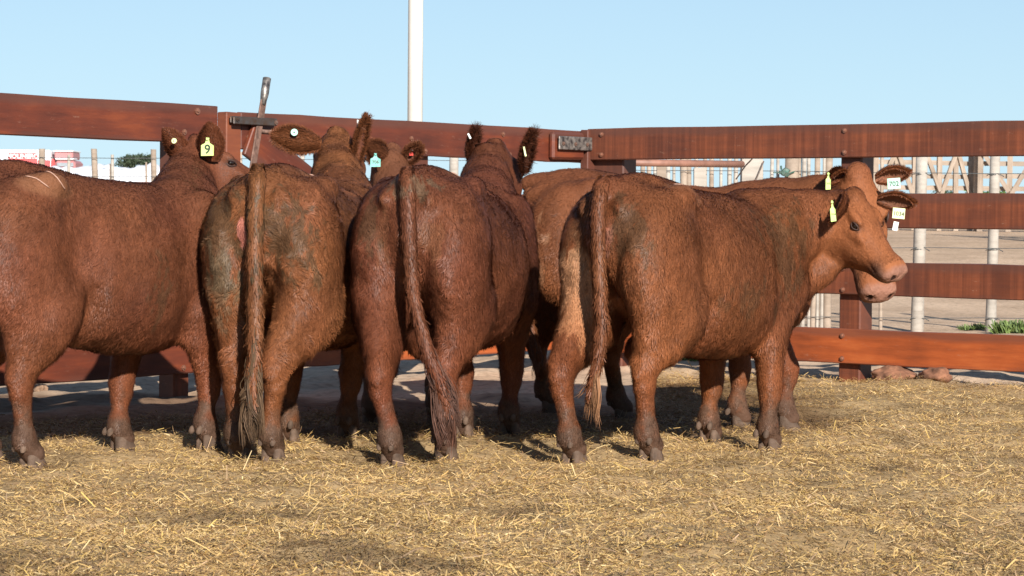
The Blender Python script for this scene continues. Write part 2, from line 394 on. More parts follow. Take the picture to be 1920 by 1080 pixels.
# left-hand section
fl = empty('board_fence', (C0[0], C0[1], 0), RZ_L)
tag(fl, 'red-brown board fence section left of the gate, behind the leftmost cow', 'fence', 'board fences of the corral')
for i, (a, b_) in enumerate(ZR):
    dz = 0.012 if i < 3 else 0.03
    board('rail', fl, 3.915, 9.6, a + dz, b_ + dz, 0.0, 0.055, M_wood if i < 3 else M_wood, tilt=0.001 * (i - 1))
for sx in (4.16, 6.85, 9.45):
    board('post', fl, sx - .065, sx + .065, -0.3, 1.70, -0.134, -0.004, M_wood_dull, 0.008)
    for i, (a, b_) in enumerate(ZR):
        bolt(fl, sx - .06 if sx < 4.5 else sx, 0.056, b_ - .045 + .015, 1, r=0.02)
        bolt(fl, sx + .05, 0.056, a + .055 + .015, 1)
# gate
gt = empty('gate', (C0[0], C0[1], 0), RZ_L)
tag(gt, 'reddish wooden gate with iron lever latch and strap hinge behind the middle cows', 'gate')
ZG = [(1.485, 1.715), (1.020, 1.245), (0.575, 0.800), (0.135, 0.365)]
for i, (a, b_) in enumerate(ZG):
    board('rail', gt, -0.08, 3.70, a, b_, 0.0, 0.045, M_wood if i != 3 else M_wood_orange)
board('stile', gt, 3.705, 3.835, 0.08, 1.713, -0.03, 0.05, M_wood_orange, 0.006)
board('stile', gt, -0.12, 0.085, 0.06, 1.722, 0.047, 0.115, M_wood, 0.006)
board('stile', gt, 1.80, 2.0, 0.13, 1.70, -0.05, -0.003, M_wood)
def diag(p, q, wd, y0, y1, mat):
    p = Vector((p[0], 0, p[1])); q = Vector((q[0], 0, q[1])); L = (q - p).length
    o = board('brace', gt, -L / 2, L / 2, -wd / 2, wd / 2, y0, y1, mat)
    m = (p + q) / 2; o.location = (m.x, (y0 + y1) / 2, m.z)
    d = q - p; o.rotation_euler = (0, -math.atan2(d.z, d.x), 0)
diag((3.66, 1.55), (2.05, 0.76), 0.22, 0.047, 0.080, M_wood)
diag((0.10, 1.34), (1.85, 0.42), 0.22, -0.052, -0.004, M_wood_orange)
board('cleat', gt, 0.10, 0.49, 1.500, 1.695, 0.047, 0.098, M_wood, 0.016)
hb = bmesh.new(); obox(hb, (0.17, 0.124, 1.617), (1, 0, 0), (0, 1, 0), (0, 0, 1), 0.295, 0.006, 0.048, 0.004)
hinge = link_mesh('strap_hinge', bm_mesh(hb), M_iron_worn, gt)
for sx in (0.42, 0.27, 0.12, -0.03): bolt(hinge, sx, 0.131, 1.612, 1, M_rust, 0.014)
hb = bmesh.new()
tube(hb, [(-0.14, 0.12, 1.51), (-0.14, 0.12, 1.72)], 0.016, 10)
tube(hb, [(-0.14, 0.12, 1.700), (-0.14, 0.12, 1.735)], 0.030, 12); tube(hb, [(-0.14, 0.12, 1.500), (-0.14, 0.12, 1.54)], 0.030, 12)
obox(hb, (-0.17, 0.10, 1.718), (1, 0, 0), (0, 1, 0), (0, 0, 1), 0.05, 0.02, 0.01); obox(hb, (-0.17, 0.10, 1.52), (1, 0, 0), (0, 1, 0), (0, 0, 1), 0.05, 0.02, 0.01)
link_mesh('hinge_pin', bm_mesh(hb), M_iron, gt)
for (sx, z) in ((3.64, 1.56), (2.05, 1.60), (1.90, 1.52), (1.03, 1.66), (0.95, 1.52), (3.5, 1.11)): bolt(gt, sx, 0.046, z, 1)
bolt(gt, -0.05, 0.116, 1.685, 1)
# latch: pivoted flat bar with a tubular handle
hb = bmesh.new()
obox(hb, (3.635, 0.072, 1.663), (1, 0, 0), (0, 1, 0), (0, 0, 1), 0.195, 0.006, 0.021, 0.004)
obox(hb, (3.635, 0.098, 1.658), (1, 0, 0), (0, 1, 0), (0, 0, 1), 0.195, 0.006, 0.023, 0.004)
pl = link_mesh('latch_plate', bm_mesh(hb), M_iron, gt)
bolt(pl, 3.80, 0.105, 1.663, 1, M_iron, 0.014); bolt(pl, 3.455, 0.105, 1.655, 1, M_rust, 0.014)
hb = bmesh.new()
A_ = Vector((3.645, 0.085, 1.36)); B_ = Vector((3.545, 0.085, 1.79)); dd = (B_ - A_).normalized()
obox(hb, (A_ + B_) / 2, dd, (0, 1, 0), dd.cross(Vector((0, 1, 0))), (B_ - A_).length / 2, 0.006, 0.026, 0.003)
lev = link_mesh('latch_lever', bm_mesh(hb), M_rust, gt)
hb = bmesh.new()
tube(hb, [B_ - dd * .03, B_ + dd * .02, B_ + dd * .04, Vector((3.515, 0.085, 1.925)), Vector((3.514, 0.085, 1.93))], [0.016, 0.024, 0.026, 0.026, 0.018], 12)
link_mesh('handle', bm_mesh(hb), M_iron_worn, lev, True)
hb = bmesh.new(); tube(hb, [(3.56, .085, 1.60), (3.38, .085, 1.597), (3.345, .085, 1.597), (3.335, .06, 1.595), (3.335, .03, 1.595)], 0.0125, 8)
link_mesh('latch_rod', bm_mesh(hb), M_rust, gt, True)
hb = bmesh.new(); obox(hb, (3.35, 0.05, 1.54), (1, 0, 0), (0, 1, 0), (0, 0, 1), 0.03, 0.004, 0.018); link_mesh('keeper', bm_mesh(hb), M_iron, gt)
# right-hand section
fr = empty('board_fence', (C0[0], C0[1], 0), RZ_R)
tag(fr, 'red-brown board fence section right of the gate, with saw-marked rails behind the calm-faced cow', 'fence', 'board fences of the corral')
mats = [M_wood_dull, M_wood_dull, M_wood, M_wood_orange]
for i, (a, b_) in enumerate(ZR):
    board('rail', fr, 0.085, 7.4, a, b_, -0.055, 0.0, mats[i] if i != 2 else M_wood_dull, tilt=(-0.001, 0.0006, 0.0, 0.001)[i])
for k, sx in enumerate((0.235, 2.215, 4.9, 7.3)):
    board('post', fr, sx - (.13 if k == 0 else .082), sx + (.13 if k == 0 else .082), -0.3, 1.70, 0.004, 0.18, M_wood_dull, 0.01)
    for i, (a, b_) in enumerate(ZR):
        bolt(fr, sx - .02, -0.057, b_ - .045, -1); bolt(fr, sx - .02, -0.057, a + .035, -1)

# ------------------------------------------------------------------ posts and wire fences behind
def grey_post(parent, X, Yd, ztop, wd, mat, square=False, lean=0.0, zb=None, name='post', cut=0.0):
    bm = bmesh.new(); gz = float(ground_h(np.array([X]), np.array([Yd]))[0]) if zb is None else zb
    seg = 4 if square else 9; n = 7
    rings = []
    ph = random.random() * 6
    for k in range(n):
        t = k / (n - 1); z = -0.25 + (ztop - gz + .25) * t
        rr = wd / 2 * (1.06 - .08 * t) * (1 + random.uniform(-.04, .04)) * (1.35 if square else 1)
        ring = []
        for s in range(seg):
            a = 2 * math.pi * s / seg + (math.pi / 4 if square else ph)
            q = rr * (1 + (0 if square else random.uniform(-.07, .07)))
            ring.append(bm.verts.new((q * math.cos(a) + lean * z + .006 * math.sin(3 * t + ph), q * math.sin(a), z + (cut * math.cos(a) if k == n - 1 else 0))))
        rings.append(ring)
    for a, b_ in zip(rings, rings[1:]):
        for s in range(seg): bm.faces.new((a[s], a[(s + 1) % seg], b_[(s + 1) % seg], b_[s]))
    bm.faces.new(rings[-1]); bm.faces.new(rings[0][::-1])
    o = link_mesh(name, bm_mesh(bm, name), mat, parent, not square)
    px_, py_ = (parent.location.x, parent.location.y) if parent else (0, 0)
    pz_ = parent.location.z if parent else 0
    o.location = (X - px_, Yd - py_, gz - pz_)
    return o
def Xat(px, D): return at(px, 400, D)[0]
def Zat(py, px, D): return at(px, py, D)[2]
wf = empty('wire_fence', (Xat(1722, 24), 24.0, 0)); tag(wf, 'wire fence of pale weathered posts right behind the right-hand board fence', 'fence', 'wire fences beyond the corral')
for (px, wpx, ytop, mt) in [(1180, 9, None, 'g'), (1203, 9, None, 't'), (1282, 14, None, 't'), (1302, 8, None, 'g'), (1324, 7, None, 't'), (1349, 6, None, 'g'), (1366, 8, None, 'g'),
                            (1432, 6, None, 'g'), (1444, 7, None, 'g'), (1484, 28, None, 't'), (1505, 9, None, 'g'), (1519, 7, None, 'g'), (1533, 6, None, 'g'), (1552, 15, None, 't'), (1225, 7, None, 'g'), (1262, 6, None, 'g'), (1192, 6, None, 'g'), (1215, 9, None, 't'), (1250, 8, None, 'g'), (1293, 10, None, 't'), (1336, 9, None, 't'), (1377, 8, None, 'g'), (1497, 9, None, 't'), (1526, 10, None, 't'), (1543, 8, None, 'g'), (1600, 8, None, 'g'), (1612, 10, None, 't'), (1456, 6, None, 'g'), (1722, 23, None, 'g'), (1861, 20, None, 'g'), (2010, 21, None, 'g'), (1655, 7, None, 't')]:
    grey_post(wf, Xat(px, 24), 24.0 + random.uniform(-.03, .03), 1.72 + random.uniform(-.03, .05), wpx / 192, M_post_grey if mt == 'g' else M_post_tan, lean=random.uniform(-.012, .012))
for z in (1.54, 1.34, 1.12, 0.81, 0.48, 0.13):
    bm = bmesh.new(); xa = Xat(1120, 24); xb = Xat(2200, 24)
    tube(bm, [(xa + (xb - xa) * k / 12 - wf.location.x, -0.065 + random.uniform(-.01, .01), z + random.uniform(-.006, .006)) for k in range(13)], 0.0035, 4)
    link_mesh('wire', bm_mesh(bm, 'wire'), M_wire, wf)
for px, wd in ((1722, .064), (1861, .055)):
    for z in (1.54, 0.81, 0.13):
        bm = bmesh.new(); r_ = wd
        tube(bm, [((r_ + .004) * math.cos(a), (r_ + .004) * math.sin(a), .006 * math.sin(a * 2) - .02 * (abs(math.sin(a / 2)))) for a in np.linspace(2.8, 6.7, 14)] + [(r_ + .05, -.01, -.03)], 0.0045, 5)
        o = link_mesh('wire_tie', bm_mesh(bm, 'wire_tie'), M_wire, wf); o.location = (Xat(px, 24) - wf.location.x, 0, z)
# green ratchet tensioner on the top wire
bm = bmesh.new(); bmesh.ops.create_icosphere(bm, subdivisions=2, radius=1)
for v in bm.verts:
    v.co = Vector((v.co.x * .055, v.co.y * .03, v.co.z * .042)) * (1 + .25 * math.sin(v.co.x * 5 + v.co.z * 7))
tube(bm, [(-.11, 0, 0.0), (-.05, 0, 0.0)], .006, 6); tube(bm, [(.04, 0, -.01), (.10, 0, .012)], .008, 6); tube(bm, [(-.03, 0, .03), (-.035, -.01, .065)], .010, 6)
o = link_mesh('wire_tensioner', bm_mesh(bm), plain('green_painted_metal', (0.02, 0.07, 0.05), .5, .1, .6, 40, c2=(.10, .13, .11)), wf)
o.location = (Xat(1468, 24) - wf.location.x, -.09, 1.53)
# stout posts beside it
p_ = grey_post(None, Xat(1407, 21.5), 21.5, 1.75, 40 / 215, M_post_grey, square=True, name='fence_post')
tag(p_, 'thick pale squared post at the right end of the brown brace pipe', 'post')
bm = bmesh.new()
tube(bm, [(-.14, -.11, 1.42), (-.05, -.12, 1.55), (0.0, -.12, 1.60)], .006, 5); tube(bm, [(.03, -.12, 1.41), (.10, -.12, 1.58)], .006, 5)
link_mesh('wire_twist', bm_mesh(bm), M_iron, p_)
p_ = grey_post(None, Xat(1240, 21.3), 21.3, 1.535, 19 / 217, M_post_tan, square=True, name='fence_post'); tag(p_, 'short tan squared post under the brown brace pipe, nearer the gate', 'post')
p_ = grey_post(None, Xat(1312, 21.8), 21.8, 1.53, 24 / 212, M_post_grey, square=True, name='fence_post', cut=.01); tag(p_, 'short grey squared stump post under the middle of the brown brace pipe', 'post')
bm = bmesh.new(); a_ = at(1178, 305, 20.4); b_ = at(1392, 308, 21.35)
tube(bm, [tuple(a_), tuple(a_ * .5 + b_ * .5), tuple(b_)], 0.030, 8)
o = link_mesh('brace_pipe', bm_mesh(bm), plain('brown_painted_pipe', (0.27, 0.13, 0.09), .55, 0, .2, 10), None, True)
tag(o, 'thin brown horizontal pipe just below the top rail right of the gate', 'pipe')
wl = empty('wire_fence', (Xat(183, 32), 32.0, 0.13)); tag(wl, 'wire fence of round tan posts seen over the leftmost cow\'s back', 'fence', 'wire fences beyond the corral')
for (px, wpx, yt, mt, ln) in [(-60, 11, 279, 't', 0), (74, 12, 279, 't', .02), (128, 6, 290, 'g', 0), (186, 11, 279, 't', -.045), (214, 6, 290, 'g', -.01), (290, 11, 280, 't', -.01), (308, 5, 292, 'g', 0), (206, 4, 307, 'd', 0), (273, 4, 304, 'd', 0),
                              (400, 11, 280, 't', 0), (450, 6, 285, 't', 0), (566, 9, 288, 'g', 0), (640, 10, 282, 't', 0), (850, 18, 294, 'g', 0), (960, 9, 290, 't', 0)]:
    mt = {'t': M_post_tan, 'g': M_post_grey, 'd': M_post_tan}[mt]
    grey_post(wl, Xat(px, 32), 32.0 + random.uniform(-.04, .04), Zat(yt, px, 32), wpx / 144, mt, lean=ln)
for z in (1.80, 1.56, 1.30, 1.02, .74, .46):
    bm = bmesh.new(); xa = Xat(-140, 32); xb = Xat(1100, 32)
    tube(bm, [(xa + (xb - xa) * k / 14 - wl.location.x, -0.05, z - .13 + random.uniform(-.006, .006)) for k in range(15)], 0.004, 4)
    link_mesh('wire', bm_mesh(bm, 'wire'), M_wire, wl)

# ------------------------------------------------------------------ pale wooden corral panels far right
def panel(X0, X1, Yd, lab, seed, dy=0.0):
    rr = random.Random(seed)
    z0 = float(ground_h(np.array([X0]), np.array([Yd]))[0])
    e = empty('corral_panel', (X0, Yd, z0), math.atan2(dy, X1 - X0)); L = math.hypot(X1 - X0, dy)
    tag(e, lab, 'fence', 'pale wooden corral panels')
    def sl(name, p, q, wd, y, th=.025):
        p = Vector((p[0], y, p[1])); q = Vector((q[0], y, q[1])); d = (q - p); bm = bmesh.new()
        obox(bm, (0, 0, 0), (1, 0, 0), (0, 1, 0), (0, 0, 1), d.length / 2, th, wd / 2)
        o = link_mesh(name, bm_mesh(bm, name), M_post_tan, e); o.location = (p + q) / 2; o.rotation_euler = (0, -math.atan2(d.z, d.x), 0)
    for z in (.18, .42, .68, .97, 1.25, 1.54, 1.82):
        sl('rail', (0, z + rr.uniform(-.015, .015)), (L, z + rr.uniform(-.015, .015)), .105, 0)
    for x in (0.06, L * .36, L * .68, L - .06):
        sl('stile', (x, 0), (x + rr.uniform(-.02, .02), 1.93), .12, -.055)
    sl('brace', (.08, 1.85), (L * .36, 0.9), .10, -.11); sl('brace', (L * .36, .75), (L * .68, 1.85), .10, -.11); sl('brace', (L * .68, 1.85), (L - .08, .75), .10, -.11)
    grey_post(e, e.location.x + 0, Yd + .15, z0 + 2.1, .17, M_post_tan, zb=z0).rotation_euler = (0, 0, 0)
for k, (pa, pb, lab) in enumerate([(1598, 1718, 'pale lattice corral panel leftmost of those seen between the top two rails'), (1722, 1828, 'pale lattice corral panel between the two grey wire-fence posts'), (1832, 1990, 'pale lattice corral panel rightmost behind the right grey wire-fence post')]):
    panel(Xat(pa, 56), Xat(pb, 56), 56.0, lab, k, dy=(0, .5, -.4)[k])
panel(10.15, 12.9, 47.8, 'pale lattice corral panel just outside the right edge, casting its shadow on the dirt', 9, dy=-.6)
# ------------------------------------------------------------------ light pole
pp = at(777, 400, 25.0)
bm = bmesh.new(); tube(bm, [(0, 0, -.3), (0, 0, 4.5), (0, 0, 7.5)], [.080, .074, .066], 24)
pole = link_mesh('lamp_pole', bm_mesh(bm), M_pole, None, True); pole.location = (pp[0], 25, 0); tag(pole, 'round white pole rising behind the gate into the sky', 'pole')
# ------------------------------------------------------------------ trees
def tree(px, ytop, D, wm, lab, seed, col, dens=5200, bare=False, cat='tree', sq=1.0):
    r = np.random.default_rng(seed); rd = random.Random(seed)
    X0 = Xat(px, D); z0 = float(ground_h(np.array([X0]), np.array([float(D)]))[0]); H = Zat(ytop, px, D) - z0
    e = empty('tree', (X0, D, z0)); tag(e, lab, cat, 'far trees on the horizon')
    bm = bmesh.new(); tube(bm, [(0, 0, -.2), (.05, 0, H * .25), (0.0, 0, H * .55)], [wm * .045, wm * .035, wm * .02], 7)
    lobes = []
    for k in range(15):
        a = rd.uniform(0, 6.28); rr = rd.uniform(.1, .95) ** .6 * wm / 2 * .8; zz = H * rd.uniform(.50, .92) * (1 - .15 * rr / (wm / 2))
        c = Vector((rr * math.cos(a), rr * math.sin(a), zz)); lobes.append((c, wm * rd.uniform(.10, .19)))
        tube(bm, [(0, 0, H * rd.uniform(.15, .4)), tuple(c * .6 + Vector((0, 0, H * .12))), tuple(c)], [wm * .018, wm * .01, wm * .004], 5)
    link_mesh('trunk', bm_mesh(bm), M_post_tan, e)
    Vv = []; cc = []
    for c, rad in lobes:
        m = int(dens / 15 * (.25 if bare else 1))
        dv = r.normal(0, 1, (m, 3)); dv /= np.linalg.norm(dv, axis=1, keepdims=True)
        p = np.array(c) + dv * rad * (r.random((m, 1)) ** .35) * np.array([1.15, 1.15, .8 * sq]) * (1 + .35 * noise(dv * 3 + rad, 1, seed)[:, None])
        s = wm * .020
        t1 = r.normal(0, 1, (m, 3)); t2 = r.normal(0, 1, (m, 3))
        Vv.append(np.stack([p + t1 * s, p + t2 * s, p - (t1 + t2) * s * .6], 1)); cc.append(np.repeat(np.array(col) * (0.6 + .8 * r.random((m, 1))), 3, 0))
    Vv = np.concatenate(Vv).reshape(-1, 3); f = np.arange(len(Vv)).reshape(-1, 3)
    link_mesh('crown', np_mesh('crown', Vv, f, np.concatenate(cc)), attr_mat('leaves', .6, .2), e)
tree(253, 274, 200, 3.6, 'broad dark green tree on the horizon over the leftmost cow\'s back', 3, (.055, .075, .045), 6500)
tree(62, 277, 230, 2.6, 'tiny tree top showing above the red and white truck', 4, (.06, .08, .06), 1500)
tree(163, 306, 260, 2.0, 'faint sparse far tree between truck and broad tree', 5, (.16, .19, .18), 900)
tree(1770, 343, 110, 1.6, 'small green tree seen through the pale lattice panels', 6, (.06, .10, .05), 1500)
tree(1862, 352, 90, 2.2, 'low green bush seen through the right lattice panel', 8, (.10, .17, .05), 2200, cat='bush')
# ------------------------------------------------------------------ white silage bags
def silage(x0, x1, D, ytop, lab, seed):
    zt = Zat(ytop, 230, D); z0 = 0.8; H = zt - z0; n = 46; m = 10; rd = random.Random(seed); vs = []
    for i in range(n):
        t = i / (n - 1); e_ = min(1, math.sqrt(max(0, 1 - (2 * t - 1) ** 8)) + .02)
        for j in range(m):
            a = math.pi * j / (m - 1)
            q = 1 + .05 * math.sin(i * 1.9 + j) * rd.random() + .04 * math.sin(i * .5)
            vs.append((x0 + (x1 - x0) * t, -math.cos(a) * H * .8 * q * e_, math.sin(a) * H * q * e_ - .05))
    fs = np.array([[i * m + j, (i + 1) * m + j, (i + 1) * m + j + 1, i * m + j + 1] for i in range(n - 1) for j in range(m - 1)])
    mat = plain('white_bag_film', (.80, .81, .84), .35, 0, .03, 1.2, .4)
    o = link_mesh('silage_bag', np_mesh('silage_bag', np.array(vs), fs), mat, None, True); o.location = (0, D, z0); tag(o, lab, 'bag', 'white silage bags')
silage(Xat(105, 100), Xat(600, 100), 100, 312, 'long white silage bag nearer the corral, seen over the leftmost cow\'s back', 1)
silage(Xat(60, 108), Xat(420, 108), 108, 308, 'long white silage bag lying farther back, its ridge just above the nearer one', 2)
# ------------------------------------------------------------------ truck
TD = 130.0
tk = empty('livestock_truck', (Xat(140, TD), TD, 0.80)); tag(tk, 'red and white truck with white lettering on its red side, at the left edge', 'truck')
TW = TD / FPX   # metres per photo pixel there
def tb(name, x0, x1, ya, yb, y0, y1, mat, bev=.08, par=None):
    bm = bmesh.new()
    xa, xb = (x0 - 140) * TW, (x1 - 140) * TW; za, zb_ = Zat(yb, 60, TD) - .8, Zat(ya, 60, TD) - .8
    obox(bm, ((xa + xb) / 2, (y0 + y1) / 2, (za + zb_) / 2), (1, 0, 0), (0, 1, 0), (0, 0, 1), (xb - xa) / 2, (y1 - y0) / 2, (zb_ - za) / 2, bev)
    return link_mesh(name, bm_mesh(bm, name), mat, par or tk)
Mred = plain('red_truck_paint', (.55, .10, .10), .4, 0, .1, .5); Mwh = plain('white_truck_paint', (.82, .82, .84), .4, 0, .03, .5)
Mgl = plain('truck_glass', (.30, .33, .36), .1); Mdk = plain('dark_rubber', (.03, .03, .03), .8); Mpk = plain('faded_red_paint', (.46, .20, .20), .5, 0, .08, .5)
tb('cargo_box', -110, 95, 281, 330, 0, 2.6, Mwh)
tb('side_panel', 16, 70, 287, 329, -.06, -.003, Mred, .04)
tb('side_panel', 71, 94, 300, 329, -.05, -.003, Mred, .03)
tb('cab', 103, 142, 300, 337, -.2, 2.3, Mpk, .15)
tb('roof', 101, 136, 284, 298, 0.1, 2.2, Mpk, .05)
tb('roof_edge', 99, 137, 281.5, 284, 0, 2.3, Mwh, .02)
tb('windscreen', 108, 139, 305, 312, -.26, -.205, Mgl, .02)
tb('wing', 95.5, 102.5, 297, 322, -.1, 1.8, Mred, .12)
tb('bonnet', 104, 139, 296, 299.4, -.22, 1.0, Mwh, .04)
for px in (-80, -55, -20, 118):
    bm = bmesh.new(); tube(bm, [(0, -.02, 0), (0, .3, 0)], .52, 20)
    o = link_mesh('wheel', bm_mesh(bm, 'wheel'), Mdk, tk, True); o.location = ((px - 140) * TW, -.05, .5)
tb('chassis', -105, 135, 334, 346, .2, 2.2, Mdk, .03)
def text_mesh(name, body, size, mat, parent, mtx, ext=0.0006, bold=0.0, font_sx=1.0):
    cu = bpy.data.curves.new(name, 'FONT'); cu.body = body; cu.size = size; cu.extrude = ext; cu.align_x = 'CENTER'; cu.align_y = 'CENTER'; cu.offset = bold; cu.resolution_u = 3
    to = bpy.data.objects.new(name, cu); COL.objects.link(to)
    bpy.context.view_layer.update()
    me = bpy.data.meshes.new_from_object(to.evaluated_get(bpy.context.evaluated_depsgraph_get()))
    bpy.data.objects.remove(to, do_unlink=True)
    me.materials.clear(); me.transform(mtx @ Matrix.Diagonal((font_sx, 1, 1, 1)))
    return link_mesh(name, me, mat, parent)
m = Matrix.Translation(((43 - 140) * TW, -.075, Zat(293.5, 60, TD) - .8)) @ Matrix.Rotation(R(90), 4, 'X')
text_mesh('lettering', 'MOLINERO', .32, Mwh, tk, m, .005, .012, 1.05)
# ------------------------------------------------------------------ clods, weeds
M_clod = plain('reddish_clod', (.21, .095, .052), .95, 0, .4, 18, .8)
def clod(px, py, D, wx, hz, wy, lab, seed, mat=M_clod):
    bm = bmesh.new(); bmesh.ops.create_icosphere(bm, subdivisions=4, radius=1)
    co = np.array([v.co[:] for v in bm.verts]); k = 1 + .28 * noise(co, .7, seed) + .13 * noise(co, .28, seed + 1) + .06 * noise(co, .12, seed + 2)
    for v, s in zip(bm.verts, k): v.co = Vector((v.co.x * wx * s, v.co.y * wy * s, v.co.z * hz * s))
    o = link_mesh('clod', bm_mesh(bm), mat, None, True); X0 = Xat(px, D)
    o.location = (X0, D, float(ground_h(np.array([X0]), np.array([D]))[0]) + hz * .45); o.rotation_euler = (0, 0, seed); tag(o, lab, 'clod', 'dirt clods on the ground')
clod(1680, 700, 16.42, .15, .065, .10, 'lumpy reddish-brown clod under the bottom rail, left of the pair', 3)
clod(1757, 700, 16.22, .14, .060, .09, 'smoother reddish-brown clod under the bottom rail, right of the pair', 8)
clod(76, 738, 15.0, .045, .035, .04, 'small brown clod on bare dirt behind the leftmost cow', 13, plain('brown_clod', (.22, .14, .09), .95, 0, .3, 30, .8))
def weeds(px, D, rad, h, n, lab, seed):
    r = np.random.default_rng(seed); X0 = Xat(px, D)
    a = r.random(n) * 6.28; q = rad * np.sqrt(r.random(n)); x = X0 + q * np.cos(a); y = D + q * np.sin(a) * .6
    P = np.stack([x, y, ground_h(x, y)], -1); el = r.uniform(.4, 1.4, n); b_ = r.random(n) * 6.28
    d = np.stack([np.cos(b_) * np.cos(el), np.sin(b_) * np.cos(el), np.sin(el)], -1)
    L = h * (.4 + .6 * r.random(n)); nm = np.stack([r.normal(0, 1, n), -np.ones(n), r.normal(0, 1, n)], -1); nm /= np.linalg.norm(nm, axis=1, keepdims=True)
    Vv, Q, C = blades(P, d, nm, L, np.full(n, h * .12), L * .1, np.array([[.11, .16, .045]]) * (.5 + r.random((n, 1))))
    o = link_mesh('weeds', np_mesh('weeds', Vv, Q, C), M_straw); tag(o, lab, 'weeds', kind='stuff')
weeds(1283, 18.6, .32, .09, 900, 'low green weeds beyond the bottom rail, seen under the front right cow', 1)
weeds(1915, 23.6, .25, .14, 500, 'green grass tuft by the wire fence at the right edge', 2)
weeds(1840, 24.3, .2, .07, 260, 'small green weeds at the foot of the right wire-fence post', 3)
# ------------------------------------------------------------------ cows
def smin(a, b, k):
    h = np.clip(.5 + .5 * (b - a) / k, 0, 1); return b * (1 - h) + a * h - k * h * (1 - h)
def smax(a, b, k): return -smin(-a, -b, k)
class Grid:
    def __init__(s, lo, hi, vx):
        s.lo = np.array(lo, np.float32); s.vx = vx
        s.n = np.ceil((np.array(hi) - s.lo) / vx).astype(int) + 1
        s.ax = [s.lo[i] + vx * np.arange(s.n[i], dtype=np.float32) for i in range(3)]
        s.f = np.full(s.n, 1.0, np.float32)
    def sub(s, lo, hi):
        sl = []
        for i in range(3):
            a = int(np.clip((lo[i] - s.lo[i]) / s.vx - 1, 0, s.n[i])); b = int(np.clip((hi[i] - s.lo[i]) / s.vx + 2, 0, s.n[i]))
            sl.append(slice(a, max(a, b)))
        x = s.ax[0][sl[0]][:, None, None]; y = s.ax[1][sl[1]][None, :, None]; z = s.ax[2][sl[2]][None, None, :]
        return tuple(sl), x, y, z
    def put(s, sl, d, k, op='u'):
        if op == 'u': s.f[sl] = smin(s.f[sl], d.astype(np.float32), k)
        else: s.f[sl] = smax(s.f[sl], -d.astype(np.float32), k)
    def cap(s, a, b, ra, rb, k=.04):
        a = np.array(a, float); b = np.array(b, float); m = max(ra, rb) + k + .03
        sl, x, y, z = s.sub(np.minimum(a, b) - m, np.maximum(a, b) + m)
        ab = b - a; L = float(ab @ ab) + 1e-9
        t = np.clip(((x - a[0]) * ab[0] + (y - a[1]) * ab[1] + (z - a[2]) * ab[2]) / L, 0, 1)
        d = np.sqrt((x - a[0] - t * ab[0]) ** 2 + (y - a[1] - t * ab[1]) ** 2 + (z - a[2] - t * ab[2]) ** 2) - (ra + (rb - ra) * t)
        s.put(sl, d, k)
    def ell(s, c, r, k=.05, M=None, op='u'):
        c = np.array(c, float); r = np.array(r, float); m = r.max() + k + .03
        sl, x, y, z = s.sub(c - m, c + m)
        X = [x - c[0], y - c[1], z - c[2]]
        if M is not None: X = [X[0] * M[i][0] + X[1] * M[i][1] + X[2] * M[i][2] for i in range(3)]
        q = np.sqrt((X[0] / r[0]) ** 2 + (X[1] / r[1]) ** 2 + (X[2] / r[2]) ** 2)
        q2 = np.sqrt((X[0] / r[0] ** 2) ** 2 + (X[1] / r[1] ** 2) ** 2 + (X[2] / r[2] ** 2) ** 2) + 1e-6
        s.put(sl, q * (q - 1) / q2, k, op)
def surface_nets(g):
    f = g.f; ins = f < 0; nx, ny, nz = f.shape
    c = np.zeros((nx - 1, ny - 1, nz - 1), np.int8)
    for a in (0, 1):
        for b in (0, 1):
            for d in (0, 1): c += ins[a:nx - 1 + a, b:ny - 1 + b, d:nz - 1 + d]
    act = (c > 0) & (c < 8)
    ids = np.full(act.shape, -1, np.int32); I = np.argwhere(act); ids[act] = np.arange(len(I))
    acc = np.zeros((len(I), 3)); cnt = np.zeros(len(I))
    cor = [(a, b, d) for a in (0, 1) for b in (0, 1) for d in (0, 1)]
    for p in cor:
        for ax in range(3):
            if p[ax] == 0:
                q = list(p); q[ax] = 1
                fp = f[I[:, 0] + p[0], I[:, 1] + p[1], I[:, 2] + p[2]]; fq = f[I[:, 0] + q[0], I[:, 1] + q[1], I[:, 2] + q[2]]
                m = (fp < 0) != (fq < 0); t = fp / (fp - fq + 1e-12)
                P = np.array(p, float)[None] + np.zeros((len(I), 3)); P[:, ax] += t
                acc[m] += P[m]; cnt[m] += 1
    V = g.lo + (I + acc / cnt[:, None]) * g.vx
    Q = []
    for ax in range(3):
        o = [i for i in range(3) if i != ax]
        A = [slice(None)] * 3; B = [slice(None)] * 3; A[ax] = slice(0, -1); B[ax] = slice(1, None)
        s0 = ins[tuple(A)]; s1 = ins[tuple(B)]
        E = np.argwhere(s0 != s1)
        E = E[(E[:, o[0]] > 0) & (E[:, o[1]] > 0) & (E[:, o[0]] < f.shape[o[0]] - 1) & (E[:, o[1]] < f.shape[o[1]] - 1)]
        def cid(d0, d1):
            J = E.copy(); J[:, o[0]] += d0; J[:, o[1]] += d1; return ids[J[:, 0], J[:, 1], J[:, 2]]
        q = np.stack([cid(-1, -1), cid(0, -1), cid(0, 0), cid(-1, 0)], -1)
        fl = s0[E[:, 0], E[:, 1], E[:, 2]]
        if ax == 1: fl = ~fl
        q[~fl] = q[~fl][:, ::-1]; Q.append(q)
    return V, np.concatenate(Q)
def vnormals(V, Q):
    n = np.cross(V[Q[:, 2]] - V[Q[:, 0]], V[Q[:, 3]] - V[Q[:, 1]])
    N_ = np.zeros_like(V)
    for k in range(Q.shape[1]):
        for a in range(3): N_[:, a] += np.bincount(Q[:, k], n[:, a], len(V))
    return N_ / (np.linalg.norm(N_, axis=1, keepdims=True) + 1e-12)
